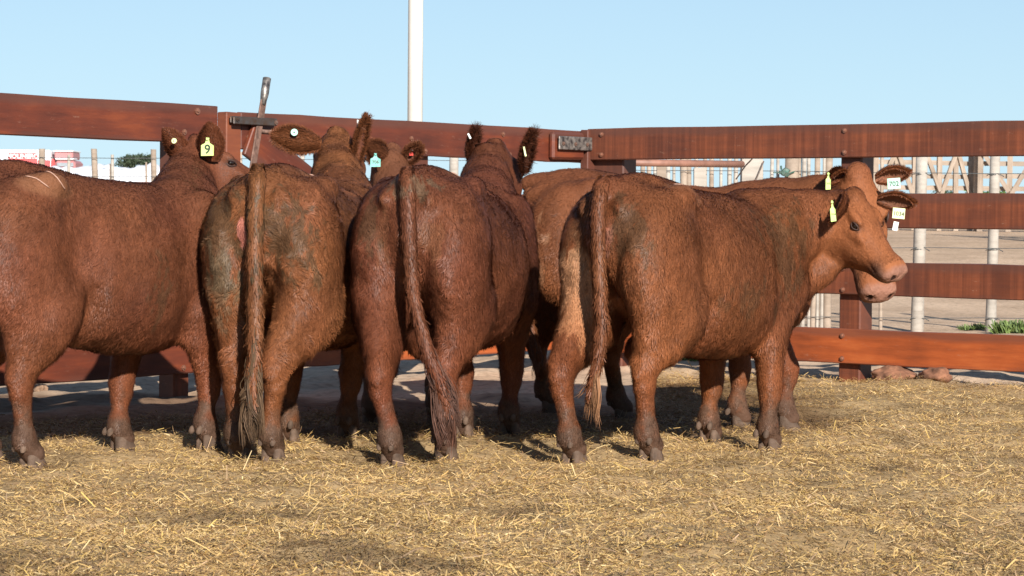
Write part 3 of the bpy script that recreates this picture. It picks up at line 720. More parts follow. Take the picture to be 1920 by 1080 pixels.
def relax(V, Q, it, lam=.5):
    E = np.concatenate([Q[:, [0, 1]], Q[:, [1, 2]], Q[:, [2, 3]], Q[:, [3, 0]]]); E = np.concatenate([E, E[:, ::-1]])
    deg = np.bincount(E[:, 0], minlength=len(V))
    for _ in range(it):
        A = np.stack([np.bincount(E[:, 0], V[E[:, 1], a], len(V)) for a in range(3)], -1) / deg[:, None]
        V = V + (A - V) * lam
    return V
def unit(v): v = np.array(v, float); return v / np.linalg.norm(v)

# torso: x, top, bottom, half width
TORSO = np.array([(-.775, 1.08, .98, .03), (-.75, 1.19, .90, .12), (-.70, 1.265, .82, .185), (-.60, 1.32, .72, .225), (-.45, 1.33, .64, .245), (-.30, 1.305, .575, .272), (-.14, 1.265, .485, .312),
                  (.06, 1.245, .445, .330), (.25, 1.230, .44, .312), (.40, 1.235, .475, .262), (.52, 1.245, .52, .225), (.62, 1.225, .56, .195), (.70, 1.16, .62, .15), (.76, 1.05, .70, .10), (.785, .95, .78, .04)])
TK = np.array([(-.8, .50), (-.30, .50), (-.12, .16), (.2, .12), (.42, .40), (.8, .45)])      # how far the lower half narrows
# head: u (poll -> muzzle), top, bottom, half width; for a head 0.52 long
HEAD = np.array([(-.055, -.10, -.15, .02), (-.035, -.05, -.21, .060), (0, -.005, -.245, .086), (.05, .010, -.265, .104), (.10, .008, -.278, .114), (.15, .000, -.282, .116), (.20, -.010, -.276, .109), (.26, -.022, -.256, .094),
                 (.32, -.032, -.230, .082), (.38, -.040, -.200, .076), (.43, -.038, -.184, .085), (.47, -.040, -.174, .090), (.50, -.050, -.160, .084), (.515, -.066, -.142, .062), (.525, -.09, -.12, .02)])
HP = np.array([(-.05, 2.3), (.1, 2.5), (.3, 2.5), (.5, 2.7)])

class Cow: pass
def headmask(h): return sstep(-.06, .10, h[:, 0] + .35 * np.clip(h[:, 2] + .12, -.2, 0)) * sstep(.22, .15, np.abs(h[:, 1])) * sstep(-.38, -.27, h[:, 2]) * sstep(.13, .08, h[:, 2]) * (h[:, 0] < .6)
def make_cow(label, origin, heading, feet, poll, muzzle, s=1.0, vx=.0125, ears=(), tail=None, coat=(.235, .078, .034), blobs=(), hs=1.0, head_light=0.0,
             fur_n=52000, seed=0, swirl=.9, headroll=0.0, tail_switch=None, jaw_open=False, hdep=1.0, throat=.08, fur_len=1.0, ear_hair_len=1.1, body_w=1.0, body_z=0.0):
    rg = np.random.default_rng(100 + seed)
    ch, sh = math.cos(heading), math.sin(heading)
    def L(p):
        p = np.asarray(p, float); d = p[..., :2] - np.array(origin)
        return np.stack([d[..., 0] * ch + d[..., 1] * sh, -d[..., 0] * sh + d[..., 1] * ch, p[..., 2]], -1)
    def Lv(v): return np.array([v[0] * ch + v[1] * sh, -v[0] * sh + v[1] * ch, v[2]])
    root = empty('cow', (origin[0], origin[1], 0), heading); tag(root, label, 'cow', 'red cows in the corral')
    zg = {}
    F = {}
    for k, p in feet.items():
        q = L((p[0], p[1], 0)); q[2] = float(ground_h(np.array([p[0]]), np.array([p[1]]))[0]) - .012; F[k] = q
    PO = L(poll); MU = L(muzzle)
    u = unit(MU - PO); hl = np.linalg.norm(MU - PO) / .52
    zz = np.array([0, 0, 1.0]); v = unit(zz - u * (zz @ u)); wv = np.cross(v, u)
    if headroll:
        v, wv = v * math.cos(headroll) + wv * math.sin(headroll), wv * math.cos(headroll) - v * math.sin(headroll)
    M = np.array([u, wv, v])                          # rows: local -> head
    HD = lambda a, b, c: PO + (u * a + wv * b + v * c) * hl
    lo = np.array([-.95, -.62, -.04]); hi = np.array([.95, .62, 1.45])
    for q in F.values(): lo = np.minimum(lo, q - [.2, .15, .1]); hi = np.maximum(hi, q + [.2, .15, 0])
    for q in (PO, MU, HD(0, 0, .1), HD(0, 0, -.3)): lo = np.minimum(lo, q - .22); hi = np.maximum(hi, q + .22)
    g = Grid(lo, hi, vx)
    # torso
    T = TORSO.copy(); T[:, 0] *= s; T[:, 1:3] = T[:, 1:3] * s + body_z; T[:, 3] *= s * body_w
    sl, x, y, z = g.sub((T[0, 0] - .1, -.6, .2), (T[-1, 0] + .1, .6, 1.6))
    def ci(c):
        xs = np.linspace(T[0, 0], T[-1, 0], 200); vv = np.interp(xs, T[:, 0], T[:, c]); ker = np.hanning(15); ker /= ker.sum()
        vp = np.pad(vv, 7, mode='reflect', reflect_type='odd'); return np.interp(x, xs, np.convolve(vp, ker, 'valid'))
    top = ci(1); bot = ci(2); hw = np.maximum(ci(3), .01); zc = (top + bot) / 2 ; hh = np.maximum((top - bot) / 2, .01)
    zr = (z - zc) / hh
    hwz = hw * (1 - .10 * zr - .06 * np.clip(zr, 0, 1) ** 2 - np.interp(x, TK[:, 0] * s, TK[:, 1]) * np.clip(-zr, 0, 1) ** 1.4)
    d = ((np.abs(y) / hwz) ** 2.25 + np.abs(zr) ** 2.25) ** (1 / 2.25)
    d = (d - 1) * np.minimum(hw, hh) * .9
    xo = np.maximum(T[0, 0] - x, x - T[-1, 0]); d = np.maximum(d, xo)
    g.put(sl, d, .01)
    Z = lambda q: q * s + body_z
    for sy in (1, -1):
        hf = F['LH' if sy > 0 else 'RH']; ff = F['LF' if sy > 0 else 'RF']
        sh_ = float(np.clip((hf[0] + .62 * s), -.2, .3)); sf = float(np.clip(ff[0] - .42 * s, -.25, .25))
        yb = .17 * s * body_w * sy
        g.ell((-.40 * s, .205 * s * sy * body_w, Z(1.215)), (.085, .060, .060), .065)                    # hooks
        g.ell((-.70 * s, .10 * s * sy, Z(1.17)), (.06, .045, .05), .045)                              # pins
        g.ell((-.525 * s, yb * 1.02, Z(.92)), (.235, .150 * body_w, .33), .045)                         # round
        g.ell((-.475 * s + sh_ * .3, yb * 1.16, Z(.71)), (.165, .108, .22), .045)                        # lower thigh
        g.ell((-.35 * s + sh_ * .3, .215 * s * sy, Z(.70)), (.085, .070, .13), .04)                     # stifle/flank
        hock = np.array([hf[0] - .065, (hf[1] * .65 + yb * .35), .395 + hf[2]])
        fet = np.array([hf[0] - .035, hf[1], .135 + hf[2]]); hoof = np.array([hf[0] + .012, hf[1], .075 + hf[2]])
        st = np.array([-.475 * s + sh_ * .5, yb * 1.12, Z(.64)])
        mk = st * .45 + hock * .55 + np.array([.022, 0, .03]); g.cap(st, mk, .125, .092, .07); g.cap(np.array([-.58 * s + sh_ * .2, yb * 1.05, Z(.74)]), hock + [-.005, 0, .09], .10, .052, .07); g.cap(mk, hock + [0.012, 0, .05], .086, .060, .04); g.cap(hock + [.01, 0, .05], hock + [0, 0, -.04], .059, .049, .03)
        g.cap(hock + [-.030, 0, .075], hock + [-.042, 0, .015], .028, .034, .02)
        g.cap(hock + [0, 0, -.03], fet + [0, 0, .05], .045, .041, .025); g.cap(fet + [0, 0, .02], fet, .052, .051, .03); g.cap(fet, hoof, .050, .054, .03)
        # fore
        yf = .185 * s * sy * body_w
        g.ell((.46 * s, yf * .98, Z(.93)), (.155, .085, .27), .07)
        g.ell((.50 * s, yf * .98, Z(.77)), (.15, .085, .13), .06)
        el = np.array([.41 * s + sf * .25, yf * .98, Z(.66)]); fa = np.array([.40 * s + sf * .55, yf * .9 * .6 + ff[1] * .4, Z(.54)])
        kn = np.array([ff[0] + .005, ff[1] * .9 + yf * .1, -0.0 + .315 + ff[2]]); fe = np.array([ff[0] - .012, ff[1], .13 + ff[2]]); ho = np.array([ff[0] + .02, ff[1], .07 + ff[2]])
        g.cap(el, fa, .112, .086, .05); g.cap(fa, kn + [0, 0, .03], .082, .058, .04); g.cap(kn + [0, 0, .02], kn + [0, 0, -.025], .060, .052, .02)
        g.cap(kn + [0, 0, -.03], fe + [0, 0, .04], .043, .039, .03); g.cap(fe + [0, 0, .02], fe, .050, .049, .03); g.cap(fe, ho, .048, .052, .03)
    g.ell((-.70 * s, 0, Z(1.245)), (.09, .05, .06), .05)                                   # tail head
    g.ell((.60 * s, 0, Z(.64)), (.15, .12, .16), .10)                                     # brisket
    g.ell((-.34 * s, 0, Z(.50)), (.13, .13, .09), .07)                                    # udder
    g.ell((-.765 * s, 0, Z(1.0)), (.03, .035, .07), .03)                                  # vulva
    g.ell((-.80 * s, 0, Z(.72)), (.20, .020, .32), .04, op='s')                          # cleft between the buttocks
    for sy in (1, -1):
        g.ell((-.575 * s, .115 * s * sy, Z(1.345)), (.10, .045, .055), .05, op='s')                  # hollow beside the tail head
        g.ell((-.235 * s, .335 * s * sy, Z(1.08)), (.085, .055, .16), .06, op='s')                    # hunger hollow
        g.ell((.285 * s, .340 * s * sy, Z(.92)), (.045, .045, .26), .06, op='s')                      # groove behind the shoulder
        g.ell((-.215 * s, .290 * s * sy, Z(.60)), (.045, .075, .15), .05, op='s')                     # flank crease in front of the stifle
    # neck: crest, middle and throat chains
    n1 = HD(.015, 0, -.115); n2 = HD(.03, 0, -.165); n3 = HD(throat, 0, -.215 - .25 * (throat - .08))
    B1 = np.array([.42 * s, 0, Z(1.13)]); B2 = np.array([.50 * s, 0, Z(.98)]); B3 = np.array([.60 * s, 0, Z(.74)])
    def chain(B, e, rb, re, bow, k=.08):
        pts = [B + (e - B) * t + np.array([.0, 0, bow * math.sin(math.pi * t)]) for t in (0, .33, .66, 1)]
        for i in range(3): g.cap(pts[i], pts[i + 1], rb + (re - rb) * i / 3, rb + (re - rb) * (i + 1) / 3, k)
    chain(B1, n1, .118, .070, -.01); chain(B2, n2, .190, .074, -.02, .07); chain(B3, n3, .118, .050, -.03, .06)
    chain((B1 + B2) / 2, (n1 + n2) / 2, .160, .076, 0, .07)
    # head
    hlo = np.minimum(PO, MU) - .36 * hl; hhi = np.maximum(PO, MU) + .36 * hl
    sl, x, y, z = g.sub(hlo, hhi)
    X = [(x - PO[0]) * M[i][0] + (y - PO[1]) * M[i][1] + (z - PO[2]) * M[i][2] for i in range(3)]
    U, W, Vv = X[0] / hl, X[1] / hl, X[2] / hl
    xs = np.linspace(HEAD[0, 0], HEAD[-1, 0], 160)
    def hi_(c):
        vv = np.interp(xs, HEAD[:, 0], HEAD[:, c]); ker = np.hanning(9); ker /= ker.sum(); vp = np.pad(vv, 4, mode='reflect', reflect_type='odd'); return np.interp(U, xs, np.convolve(vp, ker, 'valid'))
    top, bot, hw = hi_(1), hi_(2) * (1 + (hdep - 1) * sstep(.50, .25, U)), np.maximum(hi_(3), .008) * hs
    zc = (top + bot) / 2; hh = np.maximum((top - bot) / 2, .008); zr = (Vv - zc) / hh; pw = np.interp(U, HP[:, 0], HP[:, 1])
    hwz = hw * (1 - .26 * np.clip(-zr, 0, 1) ** 1.5 * sstep(.46, .36, U) - .10 * np.clip(-zr, 0, 1))
    d = ((np.abs(W) / hwz) ** pw + np.abs(zr) ** pw) ** (1 / pw)
    d = (d - 1) * np.minimum(hw, hh) * .9 * hl
    d = np.maximum(d, np.maximum(HEAD[0, 0] - U, U - HEAD[-1, 0]) * hl)
    g.put(sl, d, .05)
    h_ell = lambda c, r, k, op='u': g.ell(HD(*c), np.array(r) * hl, k, M, op)
    h_ell((.015, 0, -.0), (.05, .05, .03), .03)                                        # poll
    for sy in (1, -1):
        h_ell((.145, .094 * sy * hs, -.028), (.050, .022, .020), .035)                       # brow
        h_ell((.215, .088 * sy * hs, -.085), (.06, .022, .028), .02)                        # cheek bone
        h_ell((.12, .084 * sy * hs, -.200 * hdep), (.095, .036, .085), .025)                         # jaw muscle
        h_ell((.40, .060 * sy * hs, -.110), (.05, .022, .030), .02)                         # upper lip
        h_ell((.492, .046 * sy * hs, -.078), (.030, .026, .024), .015)                    # nostril rim
        h_ell((.515, .050 * sy * hs, -.084), (.026, .015, .016), .008, 's')
        h_ell((.45, .078 * sy * hs, -.132), (.085, .022, .0065), .006, 's')              # mouth line
    h_ell((.445, 0, -.098), (.068, .082 * hs, .058), .03)
    h_ell((.515, 0, -.130), (.025, .06, .007), .006, 's')
    h_ell((.435, 0, -.168 - (.02 if jaw_open else 0)), (.055, .046, .024), .015)
    V, Q = surface_nets(g); V = relax(V, Q, 2, .5)
    N0 = vnormals(V, Q)
    ctr = (V[Q[0, 0]]); 
    if np.sum(N0 * (V - np.array([0, 0, .85]))) < 0: Q = Q[:, ::-1].copy(); N0 = -N0
    # fur-clump relief
    hq = (V - PO) @ M.T / hl
    onhead = headmask(hq)
    leg = sstep(.45, .30, V[:, 2])
    rel = (noise(V * [1, 1, .55], .045, seed) * .55 + noise(V * [1, 1, .6], .022, seed + 1) * .35 + noise(V, .11, seed + 2) * .5)
    V = V + N0 * (rel * .0038 * (1 - .72 * onhead) * (1 - .4 * leg))[:, None]
    N0 = vnormals(V, Q)
    # coat colour in the cow's own coordinates
    base = np.array(coat)
    def coatcol(P, nr=None):
        h = (P - PO) @ M.T / hl
        oh = headmask(h)
        c = base[None] * (1 + .22 * noise(P, .35, seed + 5) + .16 * noise(P * [1, 1, .7], .09, seed + 6))[:, None]
        hue = noise(P, .22, seed + 7)[:, None]; c = c * (1 + hue * np.array([.06, .10, .02]))
        lg = sstep(.62, .35, P[:, 2])[:, None]; c = c * (1 - lg) + c * np.array([1.10, 1.04, .95]) * lg
        if head_light > 0:
            hl2 = (oh * head_light)[:, None]; c = c * (1 - hl2) + np.array([.30, .105, .040]) * (1 + .12 * noise(P, .06, seed + 8))[:, None] * hl2
        for (b, rad, colr, st, br) in blobs:
            dd = np.sqrt((((P - np.array(b)) / np.array(rad)) ** 2).sum(1)) + br * (.9 * noise(P * [1, 1, .45], .045, seed + 9) + .9 * noise(P * [1, 1, .35], .018, seed + 10) + .5 * noise(P, .009, seed + 14))
            m_ = ((sstep(1.15, .75, dd) if br == 0 else sstep(1.08, .88, dd)) * st)[:, None]; c = c * (1 - m_) + np.array(colr) * m_
        zf = P[:, 2]
        md = sstep(.27, .09, zf + .09 * noise(P, .05, seed + 11) + .05 * noise(P, .02, seed + 12))[:, None] * .8
        c = c * (1 - md) + np.array([.095, .062, .042]) * (1 + .3 * noise(P, .02, seed + 13))[:, None] * md
        # nose pad, muzzle
        nz = (sstep(.462, .492, h[:, 0] - .6 * np.clip(-h[:, 2] - .115, 0, 1) + .008 * noise(P, .02, 3)) * oh)[:, None]; nz2 = (sstep(.34, .45, h[:, 0]) * sstep(-.05, -.11, h[:, 2]) * oh)[:, None] * .75
        c = c * (1 - nz2) + np.array([.095, .058, .045]) * (1 + .3 * noise(P, .012, 4))[:, None] * nz2
        ey = (sstep(1.0, .35, np.sqrt(((h[:, 0] - .182) / .050) ** 2 + ((h[:, 2] + .053) / .034) ** 2)) * (np.abs(h[:, 1]) > .07) * oh)[:, None] * .7
        c = c * (1 - ey) + np.array([.075, .032, .020]) * ey
        ck = (sstep(.05, .30, h[:, 0]) * sstep(-.10, -.2, h[:, 2]) * oh)[:, None] * .35
        c = c * (1 - ck * .5)
        c = c * (1 - nz) + np.array([.27, .130, .088]) * (1 + .18 * noise(P, .012, 5))[:, None] * nz
        slot = (((h[:, 0] - .515) / .018) ** 2 + ((np.abs(h[:, 1]) / hs - .050) / .015) ** 2 + ((h[:, 2] + .084) / .017) ** 2 < 1.0) & (oh > .5)
        c[slot] = [.03, .012, .008]
        return np.clip(c, .003, .9), oh
    cc, oh = coatcol(V)
    cc = cc * (1 - .25 * (1 - oh)[:, None])
    body = link_mesh('body', np_mesh('cow_body', V, Q, cc), M_skin, root, True)
    # fur tufts: thin bent blades lying along the coat
    camL = L((0, 0, CAMH))
    tri = np.concatenate([Q[:, [0, 1, 2]], Q[:, [0, 2, 3]]])
    e1 = V[tri[:, 1]] - V[tri[:, 0]]; e2 = V[tri[:, 2]] - V[tri[:, 0]]; ar = np.linalg.norm(np.cross(e1, e2), axis=1)
    cen = V[tri].mean(1); nn_ = N0[tri].mean(1); tc_ = camL - cen; tc_ /= np.linalg.norm(tc_, axis=1, keepdims=True)
    fac = (nn_ * tc_).sum(1); hc = (cen - PO) @ M.T / hl
    ohc = (hc[:, 0] > -.02) & (hc[:, 0] < .6) & (np.abs(hc[:, 1]) < .2) & (hc[:, 2] > -.36) & (hc[:, 2] < .12)
    bald = ohc & (hc[:, 0] > .44)
    wgt = ar * np.where(fac > -.2, 1.0, .22) * np.where(ohc, 2.4, 1.0) * np.where(bald, .0, 1.0) * np.where(cen[:, 2] < .05, 0, 1)
    cs = np.cumsum(wgt); pick = np.minimum(np.searchsorted(cs, rg.random(fur_n) * cs[-1]), len(cs) - 1)
    a = rg.random(fur_n); b = rg.random(fur_n); f_ = a + b > 1; a[f_] = 1 - a[f_]; b[f_] = 1 - b[f_]
    P = V[tri[pick, 0]] + e1[pick] * a[:, None] + e2[pick] * b[:, None]
    Nn = N0[tri[pick, 0]] * (1 - a - b)[:, None] + N0[tri[pick, 1]] * a[:, None] + N0[tri[pick, 2]] * b[:, None]; Nn /= np.linalg.norm(Nn, axis=1, keepdims=True)
    col, ohp = coatcol(P)
    g1 = np.array([-.45, 0, -1.0]); D = np.repeat(g1[None], fur_n, 0)
    D = D * (1 - ohp[:, None]) + u[None] * ohp[:, None]
    q = swirl * (1 - .8 * ohp) * (1 - .35 * sstep(.5, .3, P[:, 2]))
    W1 = np.stack([noise(P, .075, seed + 20), noise(P, .075, seed + 21), noise(P, .075, seed + 22)], -1) + .7 * np.stack([noise(P, .03, seed + 23), noise(P, .03, seed + 24), noise(P, .03, seed + 25)], -1)
    D = D + W1 * q[:, None] + rg.normal(0, .16, (fur_n, 3))
    D -= Nn * (D * Nn).sum(1)[:, None]; D /= np.linalg.norm(D, axis=1, keepdims=True) + 1e-9
    Lg = .0240 * fur_len * (1 - .62 * ohp) * (1 - .45 * sstep(.5, .25, P[:, 2])) * (1 - .45 * sstep(1.12, 1.25, P[:, 2]) * (1 - ohp))
    bell = sstep(.62, .48, P[:, 2]) * sstep(.38, .46, P[:, 2]); Lg = Lg * (1 + .35 * bell)
    if len(blobs):
        for (bb, rad, colr, st, br) in blobs:
            if br == 0: ins_ = np.sqrt((((P - np.array(bb)) / np.array(rad)) ** 2).sum(1)) < 1; Lg = np.where(ins_, Lg * .45, Lg)
    Lg = Lg * (.6 + .8 * rg.random(fur_n))
    Wd = (.0019 + .0014 * rg.random(fur_n)) * (1 - .40 * ohp)
    lift = np.abs(rg.normal(.15, .11, fur_n)) * (1 - .55 * ohp)
    side = np.cross(D, Nn); curl = rg.normal(0, .22, fur_n) * (1 - .6 * ohp)
    r0 = P - Nn * .002; r1 = P + D * (Lg * .5)[:, None] + Nn * (Lg * lift * .9 + .001)[:, None]; r2 = P + D * Lg[:, None] + side * (Lg * curl)[:, None] + Nn * (Lg * lift * 1.25)[:, None]
    w_ = side * Wd[:, None] * .5
    Vf = np.stack([r0 - w_, r0 + w_, r1 - w_ * .9, r1 + w_ * .9, r2], 1).reshape(-1, 3)
    k5 = np.arange(fur_n)[:, None] * 5
    Qf = k5 + np.array([[0, 1, 3, 2]]); Tf = k5 + np.array([[2, 3, 4]])
    br_ = (.68 + .52 * rg.random(fur_n) ** 1.3 + .18 * noise(P * [1, 1, .4], .014, seed + 30) + .14 * noise(P, .05, seed + 31))[:, None]
    tipc = rg.random(fur_n)[:, None] < .05
    col = col * br_; col = np.where(tipc, col * np.array([1.15, 1.25, 1.4]), col)
    Cf = np.repeat(col, 5, 0); Cf[4::5] *= 1.12
    fo = link_mesh('fur', np_mesh('cow_fur', Vf, [Qf, Tf], Cf), M_fur, root); fo['kind'] = 'stuff'
    # hooves: two claws and two dew claws each
    for k, q in F.items():
        rear = k[1] == 'H'; vs = []; fs = []
        for sy in (1, -1):
            base_i = len(vs); m_ = 12
            for (zz_, sc_, dx) in ((-.012, 1.04, .004), (.0, 1.05, .004), (.03, .92, -.003), (.062, .76, -.012), (.085, .60, -.018)):
                for j in range(m_):
                    an = 2 * math.pi * j / m_
                    rx = (.068 if math.cos(an) > 0 else .052); px_ = rx * math.cos(an) * sc_ + dx + .012; py_ = .0275 * math.sin(an) * sc_ + sy * .029 - sy * .010 * max(0, math.cos(an)) * sc_
                    vs.append((px_, py_, zz_))
            for r_i in range(4):
                for j in range(m_): fs.append((base_i + r_i * m_ + j, base_i + r_i * m_ + (j + 1) % m_, base_i + (r_i + 1) * m_ + (j + 1) % m_, base_i + (r_i + 1) * m_ + j))
            fs.append(tuple(base_i + 4 * m_ + j for j in range(m_))); fs.append(tuple(base_i + j for j in range(m_))[::-1])
            bi = len(vs)
            for (zz_, sc_) in ((.088, .5), (.100, 1.0), (.118, .9), (.128, .3)):
                for j in range(8): an = 2 * math.pi * j / 8; vs.append((-.060 - (.118 - zz_) * .3 + .017 * math.cos(an) * sc_, sy * .030 + .015 * math.sin(an) * sc_, zz_))
            for r_i in range(3):
                for j in range(8): fs.append((bi + r_i * 8 + j, bi + r_i * 8 + (j + 1) % 8, bi + (r_i + 1) * 8 + (j + 1) % 8, bi + (r_i + 1) * 8 + j))
        me = bpy.data.meshes.new('hoof'); me.from_pydata(vs, [], fs); me.update()
        ca = me.color_attributes.new('col', 'FLOAT_COLOR', 'POINT'); vsn = np.array(vs)
        cv = np.ones((len(vs), 4), np.float32); cv[:, :3] = np.array([.11, .072, .050]) * (1 + .6 * noise(vsn + q, .02, seed)[:, None]); ca.data.foreach_set('color', cv.ravel())
        ho = link_mesh('hoof', me, M_hoof, root, True); ho.location = tuple(q); ho.rotation_euler = (0, 0, rg.normal(0, .12))
    # eyes
    for sy in (1, -1):
        bm = bmesh.new(); bmesh.ops.create_uvsphere(bm, u_segments=16, v_segments=10, radius=.0185 * hl)
        eo = link_mesh('eye', bm_mesh(bm), M_eye, root, True); eo.location = tuple(HD(.180, .1010 * sy * hs, -.052))
        bm = bmesh.new()
        for sg, kk in ((1, 1.0), (-1, .8)):
            pts = []
            for t in np.linspace(-1, 1, 9): pts.append(tuple(HD(.181 + .031 * t, (.112 - .010 * t * t) * sy * hs, -.052 + sg * .0145 * (1 - t * t) + .003 * t)))
            tube(bm, pts, [(.0022 + .0030 * kk * (1 - t * t)) * hl for t in np.linspace(-1, 1, 9)], 6)
        link_mesh('eyelid', bm_mesh(bm), M_lid, eo, True).matrix_parent_inverse = Matrix.Translation(-Vector(HD(.180, .1010 * sy * hs, -.052)))
    # ears: cupped blades with a furry rim; (side, dir world, opening world, length, width)
    res = Cow(); res.root = root; res.L = L; res.Lv = Lv; res.HD = HD; res.hl = hl; res.ears = []
    for (sy, eb, et, openw, ew, inner) in ears:
        bpt = L(eb); a = L(et) - bpt; el = np.linalg.norm(a); a = a / el; o_ = Lv(openw); o_ = unit(o_ - a * (o_ @ a)); sd_ = np.cross(a, o_)
        nt_, nf = 14, 11; verts = []; 
        prof = np.interp(np.linspace(0, 1, nt_), [0, .12, .35, .6, .82, .95, 1], [.38, .62, .96, .96, .62, .30, .08]); cup = np.interp(np.linspace(0, 1, nt_), [0, .3, .7, 1], [1.3, 1.0, .55, .3])
        for layer in (0, 1):
            for i in range(nt_):
                t = i / (nt_ - 1); w2 = ew / 2 * prof[i]
                for j in range(nf):
                    ph = (j / (nf - 1) * 2 - 1) * 1.25
                    p = bpt + a * (el * t - .02 + .012 * math.cos(ph)) + sd_ * w2 * math.sin(ph) * 1.05 - o_ * (w2 * cup[i] * math.cos(ph) - w2 * .5 * cup[i]) + o_ * (.045 * t * t)
                    p = p - o_ * (.010 * layer * math.cos(ph * .9)) ; verts.append(p)
        verts = np.array(verts); nl = nt_ * nf; fs = []
        for i in range(nt_ - 1):
            for j in range(nf - 1):
                aa = i * nf + j; fs.append((aa, aa + 1, aa + nf + 1, aa + nf)); fs.append((nl + aa, nl + aa + nf, nl + aa + nf + 1, nl + aa + 1))
            for j in (0, nf - 1):
                aa = i * nf + j; fs.append((aa, aa + nf, nl + aa + nf, nl + aa) if j == 0 else (aa, nl + aa, nl + aa + nf, aa + nf))
        for j in range(nf - 1): aa = (nt_ - 1) * nf + j; fs.append((aa, aa + 1, nl + aa + 1, nl + aa))
        fs = np.array(fs); ecol = np.repeat(base[None] * .95, len(verts), 0); ecol[:nl] = np.array(inner)
        eo = link_mesh('ear', np_mesh('ear', verts, fs, ecol), M_skin, root, True)
        # hair: outer short, rim and inside long
        n_o, n_r = 4200, 3200
        ii = rg.random(n_o) * (nt_ - 1.01); jj = rg.random(n_o) * (nf - 1.01); i0 = ii.astype(int); j0 = jj.astype(int)
        vo = verts[nl:].reshape(nt_, nf, 3); fi, fj = (ii - i0)[:, None], (jj - j0)[:, None]
        Po = vo[i0, j0] * (1 - fi) * (1 - fj) + vo[i0 + 1, j0] * fi * (1 - fj) + vo[i0, j0 + 1] * (1 - fi) * fj + vo[i0 + 1, j0 + 1] * fi * fj
        ph = (jj / (nf - 1) * 2 - 1)[:, None]; no = -o_[None] * np.cos(ph * 1.25) + sd_[None] * np.sin(ph * 1.25)
        do = a[None] + rg.normal(0, .25, (n_o, 3)) + no * .25
        Lo = .016 + .012 * rg.random(n_o)
        ti = rg.random(n_r); si = np.where(rg.random(n_r) < .5, 0, nf - 1); ir = np.minimum((ti * (nt_ - 1)).astype(int), nt_ - 2); fr_ = (ti * (nt_ - 1) - ir)[:, None]
        vi = verts[:nl].reshape(nt_, nf, 3); Pr = vi[ir, si] * (1 - fr_) + vi[ir + 1, si] * fr_
        sgn = np.where(si == 0, -1, 1)[:, None]
        inn = rg.random(n_r)[:, None] < .25
        dr_ = np.where(inn, -sgn * sd_[None] * .8 + o_[None] * .5 + a[None] * .6, a[None] * .85 + sgn * sd_[None] * .65 + o_[None] * .1) + rg.normal(0, .42, (n_r, 3)); Lr = (.012 + .020 * rg.random(n_r) * (.6 + .7 * ti)) * ear_hair_len
        Pe = np.concatenate([Po, Pr]); De = np.concatenate([do, dr_]); De /= np.linalg.norm(De, axis=1, keepdims=True); Le = np.concatenate([Lo, Lr])
        Ne = np.concatenate([no, np.repeat(o_[None], n_r, 0)]); colE = base[None] * np.array([.85, .80, .78]) * (.55 if ear_hair_len > 1.15 else 1.0) * (.5 + .9 * rg.random((len(Pe), 1)))
        Vb, Qb, Cb = blades(Pe, De, Ne, Le, np.full(len(Pe), .0017), rg.normal(0, .12, len(Pe)) * Le, colE)
        eh = link_mesh('ear_hair', np_mesh('ear_hair', Vb, Qb, Cb), M_fur, eo); eh['kind'] = 'stuff'
        res.ears.append((bpt, a, o_, sd_, el, ew))
    # tail
    if tail is not None:
        tp = np.array([L(p[:3]) for p in tail]); tr = np.array([p[3] for p in tail]); 
        tt = np.linspace(0, len(tp) - 1, 46); base_t = np.arange(len(tp))
        pts = np.stack([np.interp(tt, base_t, tp[:, i]) for i in range(3)], -1); rad = np.interp(tt, base_t, tr) * .86
        for _ in range(5): pts[1:-1] = (pts[:-2] + pts[2:] + 2 * pts[1:-1]) / 4
        bm = bmesh.new(); 
        rings = []; m_ = 12; vs = []
        for i, p in enumerate(pts):
            ph = .7 * noise(np.array([p]), .06, seed)[0]
            for j in range(m_):
                an = 2 * math.pi * j / m_; rr = rad[i] * (1 + .12 * math.sin(3 * an + i * .7))
                vs.append(p + np.array([0, 1, 0]) * math.cos(an) * rr + np.array([1, 0, 0]) * math.sin(an) * rr * .60)
        bm.free(); vs = np.array(vs)
        fs = np.array([(i * m_ + j, i * m_ + (j + 1) % m_, (i + 1) * m_ + (j + 1) % m_, (i + 1) * m_ + j) for i in range(len(pts) - 1) for j in range(m_)])
        ct, _ = coatcol(vs); ct = ct * .8
        to = link_mesh('tail', np_mesh('tail', vs, fs, ct), M_skin, root, True)
        n_t = 9000; i_ = rg.random(n_t) * (len(pts) - 1.01); i0 = i_.astype(int); fi = (i_ - i0)[:, None]; an = rg.random(n_t) * 2 * math.pi
        cp = pts[i0] * (1 - fi) + pts[i0 + 1] * fi; rr = rad[i0]; nrm = np.stack([np.sin(an), np.cos(an), np.zeros(n_t)], -1)
        Pt = cp + nrm * np.stack([rr * .72, rr * .96, rr], -1); tn = pts[i0 + 1] - pts[i0]; tn /= np.linalg.norm(tn, axis=1, keepdims=True) + 1e-9
        ts = i_ / len(pts)
        Dt = tn + nrm * .06 + rg.normal(0, .16, (n_t, 3)) + .25 * np.stack([0 * ts, noise(Pt, .06, seed), 0 * ts], -1); Dt /= np.linalg.norm(Dt, axis=1, keepdims=True)
        Lt = (.020 + .022 * ts) * (.6 + .8 * rg.random(n_t)); ctl, _ = coatcol(Pt); ctl = ctl * (.6 + .6 * rg.random((n_t, 1))) * np.array([.88, .95, 1.0])
        Vb, Qb, Cb = blades(Pt, Dt, nrm, Lt, .003 + .002 * rg.random(n_t), Lt * .05, ctl)
        th = link_mesh('tail_fur', np_mesh('tail_fur', Vb, Qb, Cb), M_fur, to); th['kind'] = 'stuff'
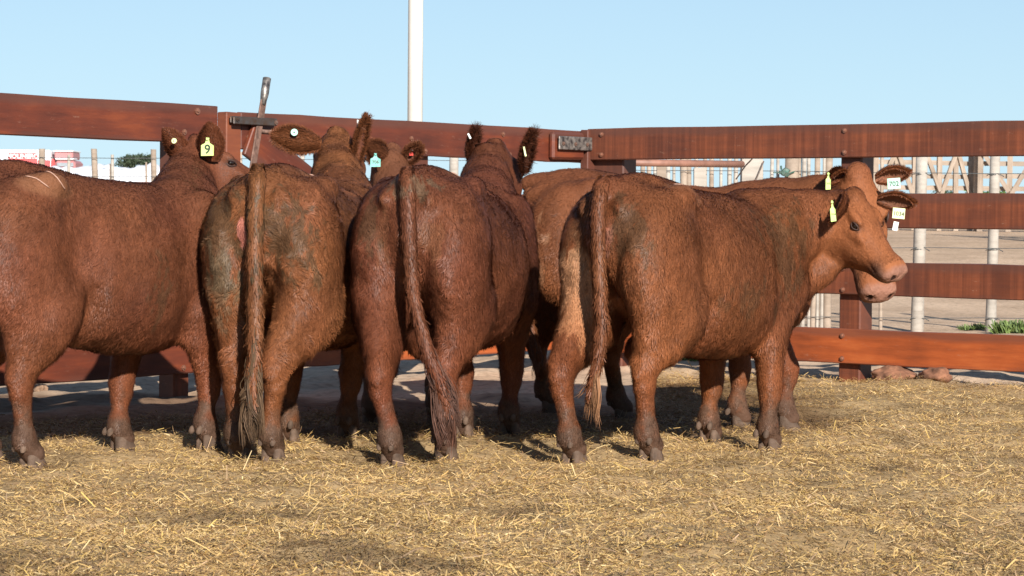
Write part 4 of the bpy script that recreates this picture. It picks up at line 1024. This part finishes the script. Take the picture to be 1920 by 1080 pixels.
        if tail_switch:
            n_s, zl, spread, scol, wav = tail_switch; Vs = []; Qs = []; Cs = []; o2 = 0; m2 = 12
            start = 28
            locks = []
            for k in range(15):
                i0 = int(rg.integers(start, len(pts) - 1)); an = rg.random() * 6.28; off = rg.normal(0, spread, 2)
                locks.append((i0, an, off, zl + rg.random() ** 1.6 * .28, rg.uniform(2, 4.5), rg.random() * 6.28, rg.uniform(.6, 1.2)))
            for k in range(n_s):
                i0, an, off, endz, f1, p1, lb = locks[int(rg.integers(0, 15))]
                i0 = min(max(i0 + int(rg.normal(0, 2)), start - 4), len(pts) - 2); an = an + rg.normal(0, .3)
                p0 = pts[i0] + np.array([math.sin(an) * .6, math.cos(an), 0]) * rad[i0]; endz = endz + rg.normal(0, .02); p1 = p1 + rg.normal(0, .25)
                jit = rg.normal(0, .006, 3); tend = pts[-1] + np.array([off[0] * .5, off[1], 0]) + jit; tend[2] = endz
                if p0[2] - endz < .08: continue
                mid = pts[min(i0 + (len(pts) - i0) // 2, len(pts) - 1)] + np.array([off[0] * .4, off[1] * .8 + math.cos(an) * rad[-1] * 1.2, 0]) + jit
                t_ = np.linspace(0, 1, m2)[:, None]; c_ = p0 * (1 - t_) ** 2 + mid * 2 * t_ * (1 - t_) + tend * t_ ** 2
                c_ = c_ + np.stack([np.sin(t_[:, 0] * f1 * 3 + p1 * 2) * wav * .6, np.sin(t_[:, 0] * f1 * 3.3 + p1) * wav, 0 * t_[:, 0]], -1) * t_
                wd = rg.uniform(.0014, .0038) * np.interp(t_[:, 0], [0, .3, .8, 1], [.7, 1, .8, .1]); aa = rg.uniform(-.7, .7); sdv = np.array([math.sin(aa), math.cos(aa), 0])
                Vs.append(np.stack([c_ - sdv * wd[:, None], c_ + np.array([.6, 0, 0]) * wd[:, None], c_ + sdv * wd[:, None], c_ - np.array([.6, 0, 0]) * wd[:, None]], 1).reshape(-1, 3))
                ii = np.arange(m2 - 1)[:, None] * 4
                for j in range(4): Qs.append(o2 + ii + np.array([[j, (j + 1) % 4, 4 + (j + 1) % 4, 4 + j]]))
                Cs.append(np.repeat((np.array(scol) * lb * rg.uniform(.6, 1.3))[None], m2 * 4, 0)); o2 += m2 * 4
            tsn = link_mesh('tail_switch', np_mesh('tail_switch', np.concatenate(Vs), np.concatenate(Qs), np.concatenate(Cs)), M_fur, to, True)
    return res
def shade_tag(cow, ctr, wd, ht, yaw, mat, txt=None, tsz=.03, neck=True, pitch_=0.0, button=False, roll_=0.0, tname='ear_tag', tmat=None):
    """plastic tag centred at world point ctr, facing the viewer side turned by yaw"""
    bm = bmesh.new()
    if button:
        tube(bm, [(0, 0, 0), (0, -.005, 0)], wd / 2, 20); tube(bm, [(0, -.005, 0), (0, -.009, 0)], [wd * .14, wd * .10], 10)
    else:
        w2, h2 = wd / 2, ht / 2
        out = [(-w2, -h2), (w2 * .98, -h2 * .96), (w2, h2 * .45), (w2 * .35, h2 * .82), (w2 * .22, h2 * 1.3), (w2 * .28, h2 * 1.55), (-w2 * .25, h2 * 1.6), (-w2 * .25, h2 * 1.25), (-w2 * .4, h2 * .8), (-w2, h2 * .5)] if neck else \
              [(-w2, -h2), (w2, -h2), (w2, h2), (-w2, h2)]
        f0 = bm.faces.new([bm.verts.new((x, .0 + .004 * math.cos(x / w2 * 1.4), z)) for x, z in out])
        ex = bmesh.ops.extrude_face_region(bm, geom=[f0])
        for v_ in [e for e in ex['geom'] if isinstance(e, bmesh.types.BMVert)]: v_.co.y -= .0022
        bmesh.ops.recalc_face_normals(bm, faces=bm.faces)
        if neck: tube(bm, [(0, -.003, h2 * 1.35), (0, -.007, h2 * 1.35)], [.007, .005], 8)
    o = link_mesh(tname, bm_mesh(bm, 'ear_tag'), mat, cow.root)
    p = cow.L(ctr); rz = cow.root.rotation_euler.z
    o.location = tuple(p); o.rotation_euler = (pitch_, roll_, yaw - rz)
    if txt:
        m = Matrix.Translation((0, -.0035 + .004, -ht * .06)) @ Matrix.Rotation(R(90), 4, 'X') @ Matrix.Rotation(R(random.uniform(-6, 6)), 4, 'Z')
        text_mesh('number', txt, tsz, M_ink, o, m, .0022, tsz * .022)
    if button:
        bm = bmesh.new(); tube(bm, [(0, -.009, 0), (0, -.0105, 0)], wd * .09, 8); link_mesh('stud', bm_mesh(bm), M_ink, o)
    return o
def brand(cow, strokes, rad=.0032, col=(.62, .38, .30)):
    """bare freeze-brand strokes lying on the rump; strokes given in the cow's own coordinates, dropped on the coat"""
    body = [c for c in cow.root.children if c.name.startswith('body')][0]
    for st in strokes:
        bm = bmesh.new(); pts = []
        for k in range(len(st) * 4 - 3):
            i, t = divmod(k, 4); p = Vector(st[i]) if i == len(st) - 1 else Vector(st[i]).lerp(Vector(st[i + 1]), t / 4)
            ok, loc, nr, _ = body.closest_point_on_mesh(p); pts.append(loc + nr * .004)
        tube(bm, pts, [rad * .5] + [rad] * (len(pts) - 2) + [rad * .4], 6)
        link_mesh('brand_mark', bm_mesh(bm, 'brand_mark'), M_brand, cow.root, True)
M_brand = plain('bare_brand_skin', (.40, .23, .165), .6, 0, .12, 60)
DUNG = (.070, .050, .026); DRY = (.15, .115, .07); CLIP = (.25, .105, .050); PINK = (.60, .22, .16)
def dirv(a): return np.array([math.cos(a), math.sin(a)])
def setup(hind, front, hx=-.62):
    h = np.array(hind); f = np.array(front); d = f - h; a = math.atan2(d[1], d[0]); return tuple(h - dirv(a) * hx), a

def tloc(og, hd, pts):
    c, s_ = math.cos(hd), math.sin(hd); return [(og[0] + x * c - y * s_, og[1] + x * s_ + y * c, z, r) for x, y, z, r in pts]
PLAIN_TAIL = [(-.68, 0, 1.27, .03), (-.80, .01, 1.20, .046), (-.815, .02, .95, .042), (-.82, .02, .70, .036), (-.82, .03, .50, .032), (-.82, .03, .34, .014)]
# --- A: leftmost cow
feet = {'RH': gp(58, 860)[:2], 'LH': gp(-22, 848)[:2], 'RF': gp(388, 836)[:2], 'LF': gp(226, 834)[:2]}
og, hd = (-1.90, 11.33), R(44)
A = make_cow('leftmost cow in side view, cut by the picture edge, with pale yellow-green tag 9', og, hd, feet,
             at(366, 262, 12.05), at(366, 262, 12.05) + .52 * unit([.86, .36, -.36]), coat=(.150, .050, .023), seed=1, fur_len=.92, ear_hair_len=.7, swirl=.38, vx=.0125, fur_n=125000,
             ears=[(1, at(350, 300, 12.02), at(305, 246, 12.0), (.2, 1, .1), .10, (.20, .10, .07)), (-1, at(396, 298, 11.95), at(388, 234, 11.92), (.25, 1, 0), .125, (.20, .10, .07))],
             blobs=[((-.42, -.22, 1.22), (.17, .08, .075), CLIP, .85, 0.0), ((.15, -.33, .75), (.05, .15, .12), DUNG, 0.39, 1.0)], tail=tloc(og, hd, PLAIN_TAIL), tail_switch=(240, .18, .03, (.10, .046, .028), .014))
# --- B: second cow, rump to the camera
feet = {'RH': (-1.080, 11.150), 'LH': gp(448, 845)[:2], 'RF': gp(652, 818)[:2], 'LF': gp(541, 822)[:2]}
og, hd = (-.955, 11.83), R(74)
def tl(pts, xl):
    out = []; n = dirv(hd); o0 = np.array(og)
    for px, py, dx, r in pts:
        d = at(px, py, 1.0) - np.array([0, 0, CAMH]); D = float((o0 @ n + xl + dx)) / float(d[:2] @ n)
        out.append(tuple(at(px, py, D)) + (r,))
    return out
B = make_cow('second cow from the left, rump to the viewer, with a round mint ear button', og, hd, feet,
             at(632, 246, 12.85), at(632, 246, 12.85) + .52 * unit([.20, .80, -.50]), coat=(.182, .066, .026), seed=2, swirl=1.25, fur_n=125000,
             ears=[(1, at(596, 268, 12.72), at(516, 250, 12.6), (-.1, 1, -.35), .13, (.24, .10, .06)), (-1, at(668, 305, 12.78), at(675, 212, 12.72), (1.0, -.55, 0), .10, (.14, .05, .03))],
             blobs=[((-.75, .20, .98), (.13, .14, .20), DUNG, 0.62, 1.0), ((-.78, -.17, 1.0), (.12, .12, .17), DUNG, 0.62, 1.0), ((-.76, .055, 1.02), (.05, .026, .07), PINK, .85, .15), ((-.30, -.12, 1.26), (.18, .10, .10), CLIP, .85, 0.0),
                    ((-.70, .2, .75), (.2, .1, .16), DRY, .45, 1.0)],
             tail=tl([(484, 306, .10, .030), (482, 325, .02, .046), (479, 400, -.01, .046), (477, 480, -.02, .043), (478, 560, -.03, .040), (478, 620, -.03, .036), (474, 700, -.04, .024), (474, 760, -.04, .012)], -.785),
             tail_switch=(560, .05, .035, (.120, .072, .040), .016))
# --- C: third cow
feet = {'RH': gp(835, 848)[:2], 'LH': gp(735, 855)[:2], 'RF': gp(955, 812)[:2], 'LF': gp(868, 815)[:2]}
og, hd = (-.275, 11.88), R(74)
Cc = make_cow('third cow from the left, rump towards the viewer, two dark tufted ears upright', og, hd, feet,
              at(928, 268, 12.85), at(928, 268, 12.85) + .52 * unit([.30, .62, -.72]), coat=(.146, .047, .022), seed=3, ear_hair_len=1.5, swirl=.65, fur_n=125000,
             ears=[(1, at(888, 308, 12.85), at(877, 238, 12.8), (1.0, -.5, .1), .095, (.07, .03, .02)), (-1, at(984, 322, 12.8), at(985, 240, 12.7), (1.0, -.7, .1), .10, (.07, .03, .02))],
              blobs=[((-.78, .12, 1.0), (.06, .05, .22), CLIP, .35, .3), ((-.78, -.13, 1.0), (.06, .05, .20), CLIP, .45, .3), ((-.72, .17, 1.0), (.1, .05, .14), DUNG, 0.47, 1.0), ((-.25, -.10, 1.26), (.22, .13, .10), CLIP, .8, 0.0), ((-.7, 0, 1.22), (.12, .1, .05), DRY, .5, .6)],
              tail=tl([(764, 312, .10, .030), (763, 332, .02, .046), (764, 400, -.01, .042), (768, 480, -.02, .036), (774, 560, -.03, .034), (795, 640, -.04, .036), (818, 700, -.04, .032), (838, 770, -.05, .016)], -.785),
              tail_switch=(480, .06, .028, (.10, .046, .030), .016))
# --- D: cow hidden behind B and C
feet = {'RH': (-.40, 13.2), 'LH': (-.75, 13.25), 'RF': (-.45, 14.3), 'LF': (-.8, 14.35)}
Dd = make_cow('cow mostly hidden behind the second and third cows, wearing teal and red tags', (-.60, 13.85), R(90), feet,
              at(735, 276, 14.6), at(735, 276, 14.6) + .52 * unit([.12, .75, -.62]), coat=(.16, .06, .028), seed=4, swirl=.7, fur_n=24000, vx=.014, body_z=-.06, tail=tloc((-.60, 13.85), R(90), [(x, y, z - .06, r) for x, y, z, r in PLAIN_TAIL]), tail_switch=(120, .22, .03, (.08, .038, .024), .014),
             ears=[(1, at(722, 300, 14.5), at(697, 272, 14.4), (-.2, .9, -.2), .13, (.12, .05, .03)), (-1, at(762, 304, 14.55), at(787, 264, 14.5), (.3, -.9, .1), .08, (.16, .07, .05))])
# --- E: front right cow
feet = {'RH': (.640, 11.28), 'LH': gp(1075, 855)[:2], 'RF': gp(1442, 833)[:2], 'LF': (.995, 12.30)}
og, hd = (.88, 11.78), R(50)
pe = at(1602, 360, 12.18); me_ = at(1707, 502, 12.02)
E = make_cow('front right cow facing right, head turned to the viewer, yellow tags in both ears', og, hd, feet,
             pe, me_, body_z=-.03, hdep=1.20, throat=.20, coat=(.182, .061, .024), seed=5, swirl=.5, vx=.0100, fur_n=140000, head_light=.8, hs=1.27, headroll=-.12, fur_len=.92, ear_hair_len=.5,
             ears=[(-1, at(1580, 366, 12.04), at(1568, 424, 11.96), (-.9, -.35, 0), .10, (.16, .06, .035)), (1, at(1650, 374, 12.28), at(1714, 372, 12.30), (.1, -.65, -.55), .105, (.15, .062, .034))],
             blobs=[((-.70, .14, .80), (.16, .12, .20), (.52, .27, .14), .65, .25), ((-.72, .10, .62), (.12, .12, .16), (.50, .22, .10), .6, .3), ((.36, -.30, .95), (.14, .15, .20), DUNG, 0.47, 1.0), ((-.33, -.18, 1.22), (.15, .08, .08), CLIP, .8, 0.0),
                    ((-.72, -.15, 1.02), (.06, .08, .16), DUNG, 0.47, 1.0), ((-.74, .12, 1.02), (.06, .09, .16), DUNG, 0.31, 1.0), ((-.75, 0, 1.02), (.05, .07, .10), PINK, .18, .4), ((.0, -.33, .70), (.10, .15, .07), DUNG, 0.35, 1.0)],
             tail=tl([(1134, 328, .10, .030), (1126, 348, .02, .046), (1120, 400, -.01, .046), (1121, 480, -.02, .040), (1125, 560, -.03, .037), (1128, 620, -.03, .034), (1120, 680, -.03, .026), (1106, 740, -.03, .010)], -.785),
             tail_switch=(330, .17, .025, (.26, .13, .065), .008))
# --- F: cow behind it
feet = {'RH': (.62, 13.75), 'LH': (.22, 14.0), 'RF': gp(1474, 795)[:2], 'LF': gp(1385, 785)[:2]}
pf = at(1608, 318, 12.95); mf = at(1664, 540, 12.62)
Fc = make_cow('right-hand cow behind the front right one, face seen above and muzzle below, mint tag 702', (.84, 13.30), R(-3), feet,
              pf, mf, coat=(.19, .064, .026), seed=6, swirl=.6, fur_n=62000, head_light=.6, hdep=1.0, s=1.02, hs=.84, body_z=.0, headroll=-.12, fur_len=.9, ear_hair_len=.5,
             ears=[(-1, at(1578, 332, 12.95), at(1550, 322, 12.90), (-.35, -.7, -.3), .12, (.16, .06, .035)), (1, at(1646, 334, 12.96), at(1702, 314, 12.98), (.1, -.65, -.5), .11, (.22, .09, .05))],
              blobs=[((-.74, -.1, 1.05), (.06, .08, .14), PINK, .5, .3), ((-.70, -.2, .9), (.12, .1, .2), (.34, .17, .09), .5, .4)],
              tail=[(.10, 13.30, 1.25, .045), (.05, 13.32, 1.1, .045), (.06, 13.32, .8, .035), (.10, 13.32, .5, .03), (.14, 13.3, .35, .02)], tail_switch=(110, .22, .05, (.12, .05, .03), .02))
# ear tags
shade_tag(A, at(389, 279, 11.87), .062, .068, R(-6), M_tag_y, '9', .062)
shade_tag(A, at(327, 264, 11.93), .026, .026, R(-15), M_tag_py, button=True)
shade_tag(B, at(552, 248, 12.60), .036, .036, R(0), M_tag_pt, button=True)
shade_tag(B, at(672, 236, 12.72), .016, .062, R(20), M_tag_w, neck=False)
shade_tag(Dd, at(704, 303, 14.35), .060, .062, R(10), M_tag_t, '706', .026)
shade_tag(Dd, at(771, 287, 14.52), .024, .030, R(0), M_tag_r, neck=False, tname='ear_tag'); shade_tag(Dd, at(774, 279, 14.5), .012, .024, R(0), M_tag_w, neck=False, roll_=.3)
shade_tag(Cc, at(984, 284, 12.66), .009, .050, R(0), M_tag_py, neck=False, roll_=-.22)
shade_tag(Cc, at(880, 255, 12.72), .009, .030, R(0), M_tag_w, neck=False, roll_=-.5)
shade_tag(E, at(1562, 400, 11.93), .026, .080, R(-10), M_tag_y, '1034', .012, roll_=-.1)
shade_tag(E, at(1685, 400, 12.12), .064, .052, R(12), M_tag_py, '1034', .029, roll_=.08, neck=False)
shade_tag(E, at(1679, 424, 12.15), .026, .044, R(10), M_tag_w, neck=False, roll_=.2)
shade_tag(Fc, at(1553, 343, 12.80), .026, .070, R(-10), M_tag_y, '702', .014)
shade_tag(Fc, at(1676, 344, 12.80), .070, .055, R(10), M_tag_pt, '702', .036, roll_=-.08, neck=False)
brand(A, [[(-.52, -.19, 1.25), (-.48, -.215, 1.23), (-.44, -.24, 1.20)], [(-.42, -.20, 1.25), (-.40, -.225, 1.225), (-.36, -.24, 1.20)]])
brand(E, [[(-.40, -.155, 1.24), (-.385, -.18, 1.22), (-.35, -.20, 1.20), (-.33, -.20, 1.2)], [(-.355, -.15, 1.24), (-.32, -.17, 1.22), (-.31, -.19, 1.20)]], .0042)
brand(Cc, [[(-.38, -.10, 1.3), (-.28, -.13, 1.3), (-.20, -.16, 1.3)]], .004)
brand(B, [[(-.35, -.12, 1.3), (-.33, -.16, 1.3)]], .005)
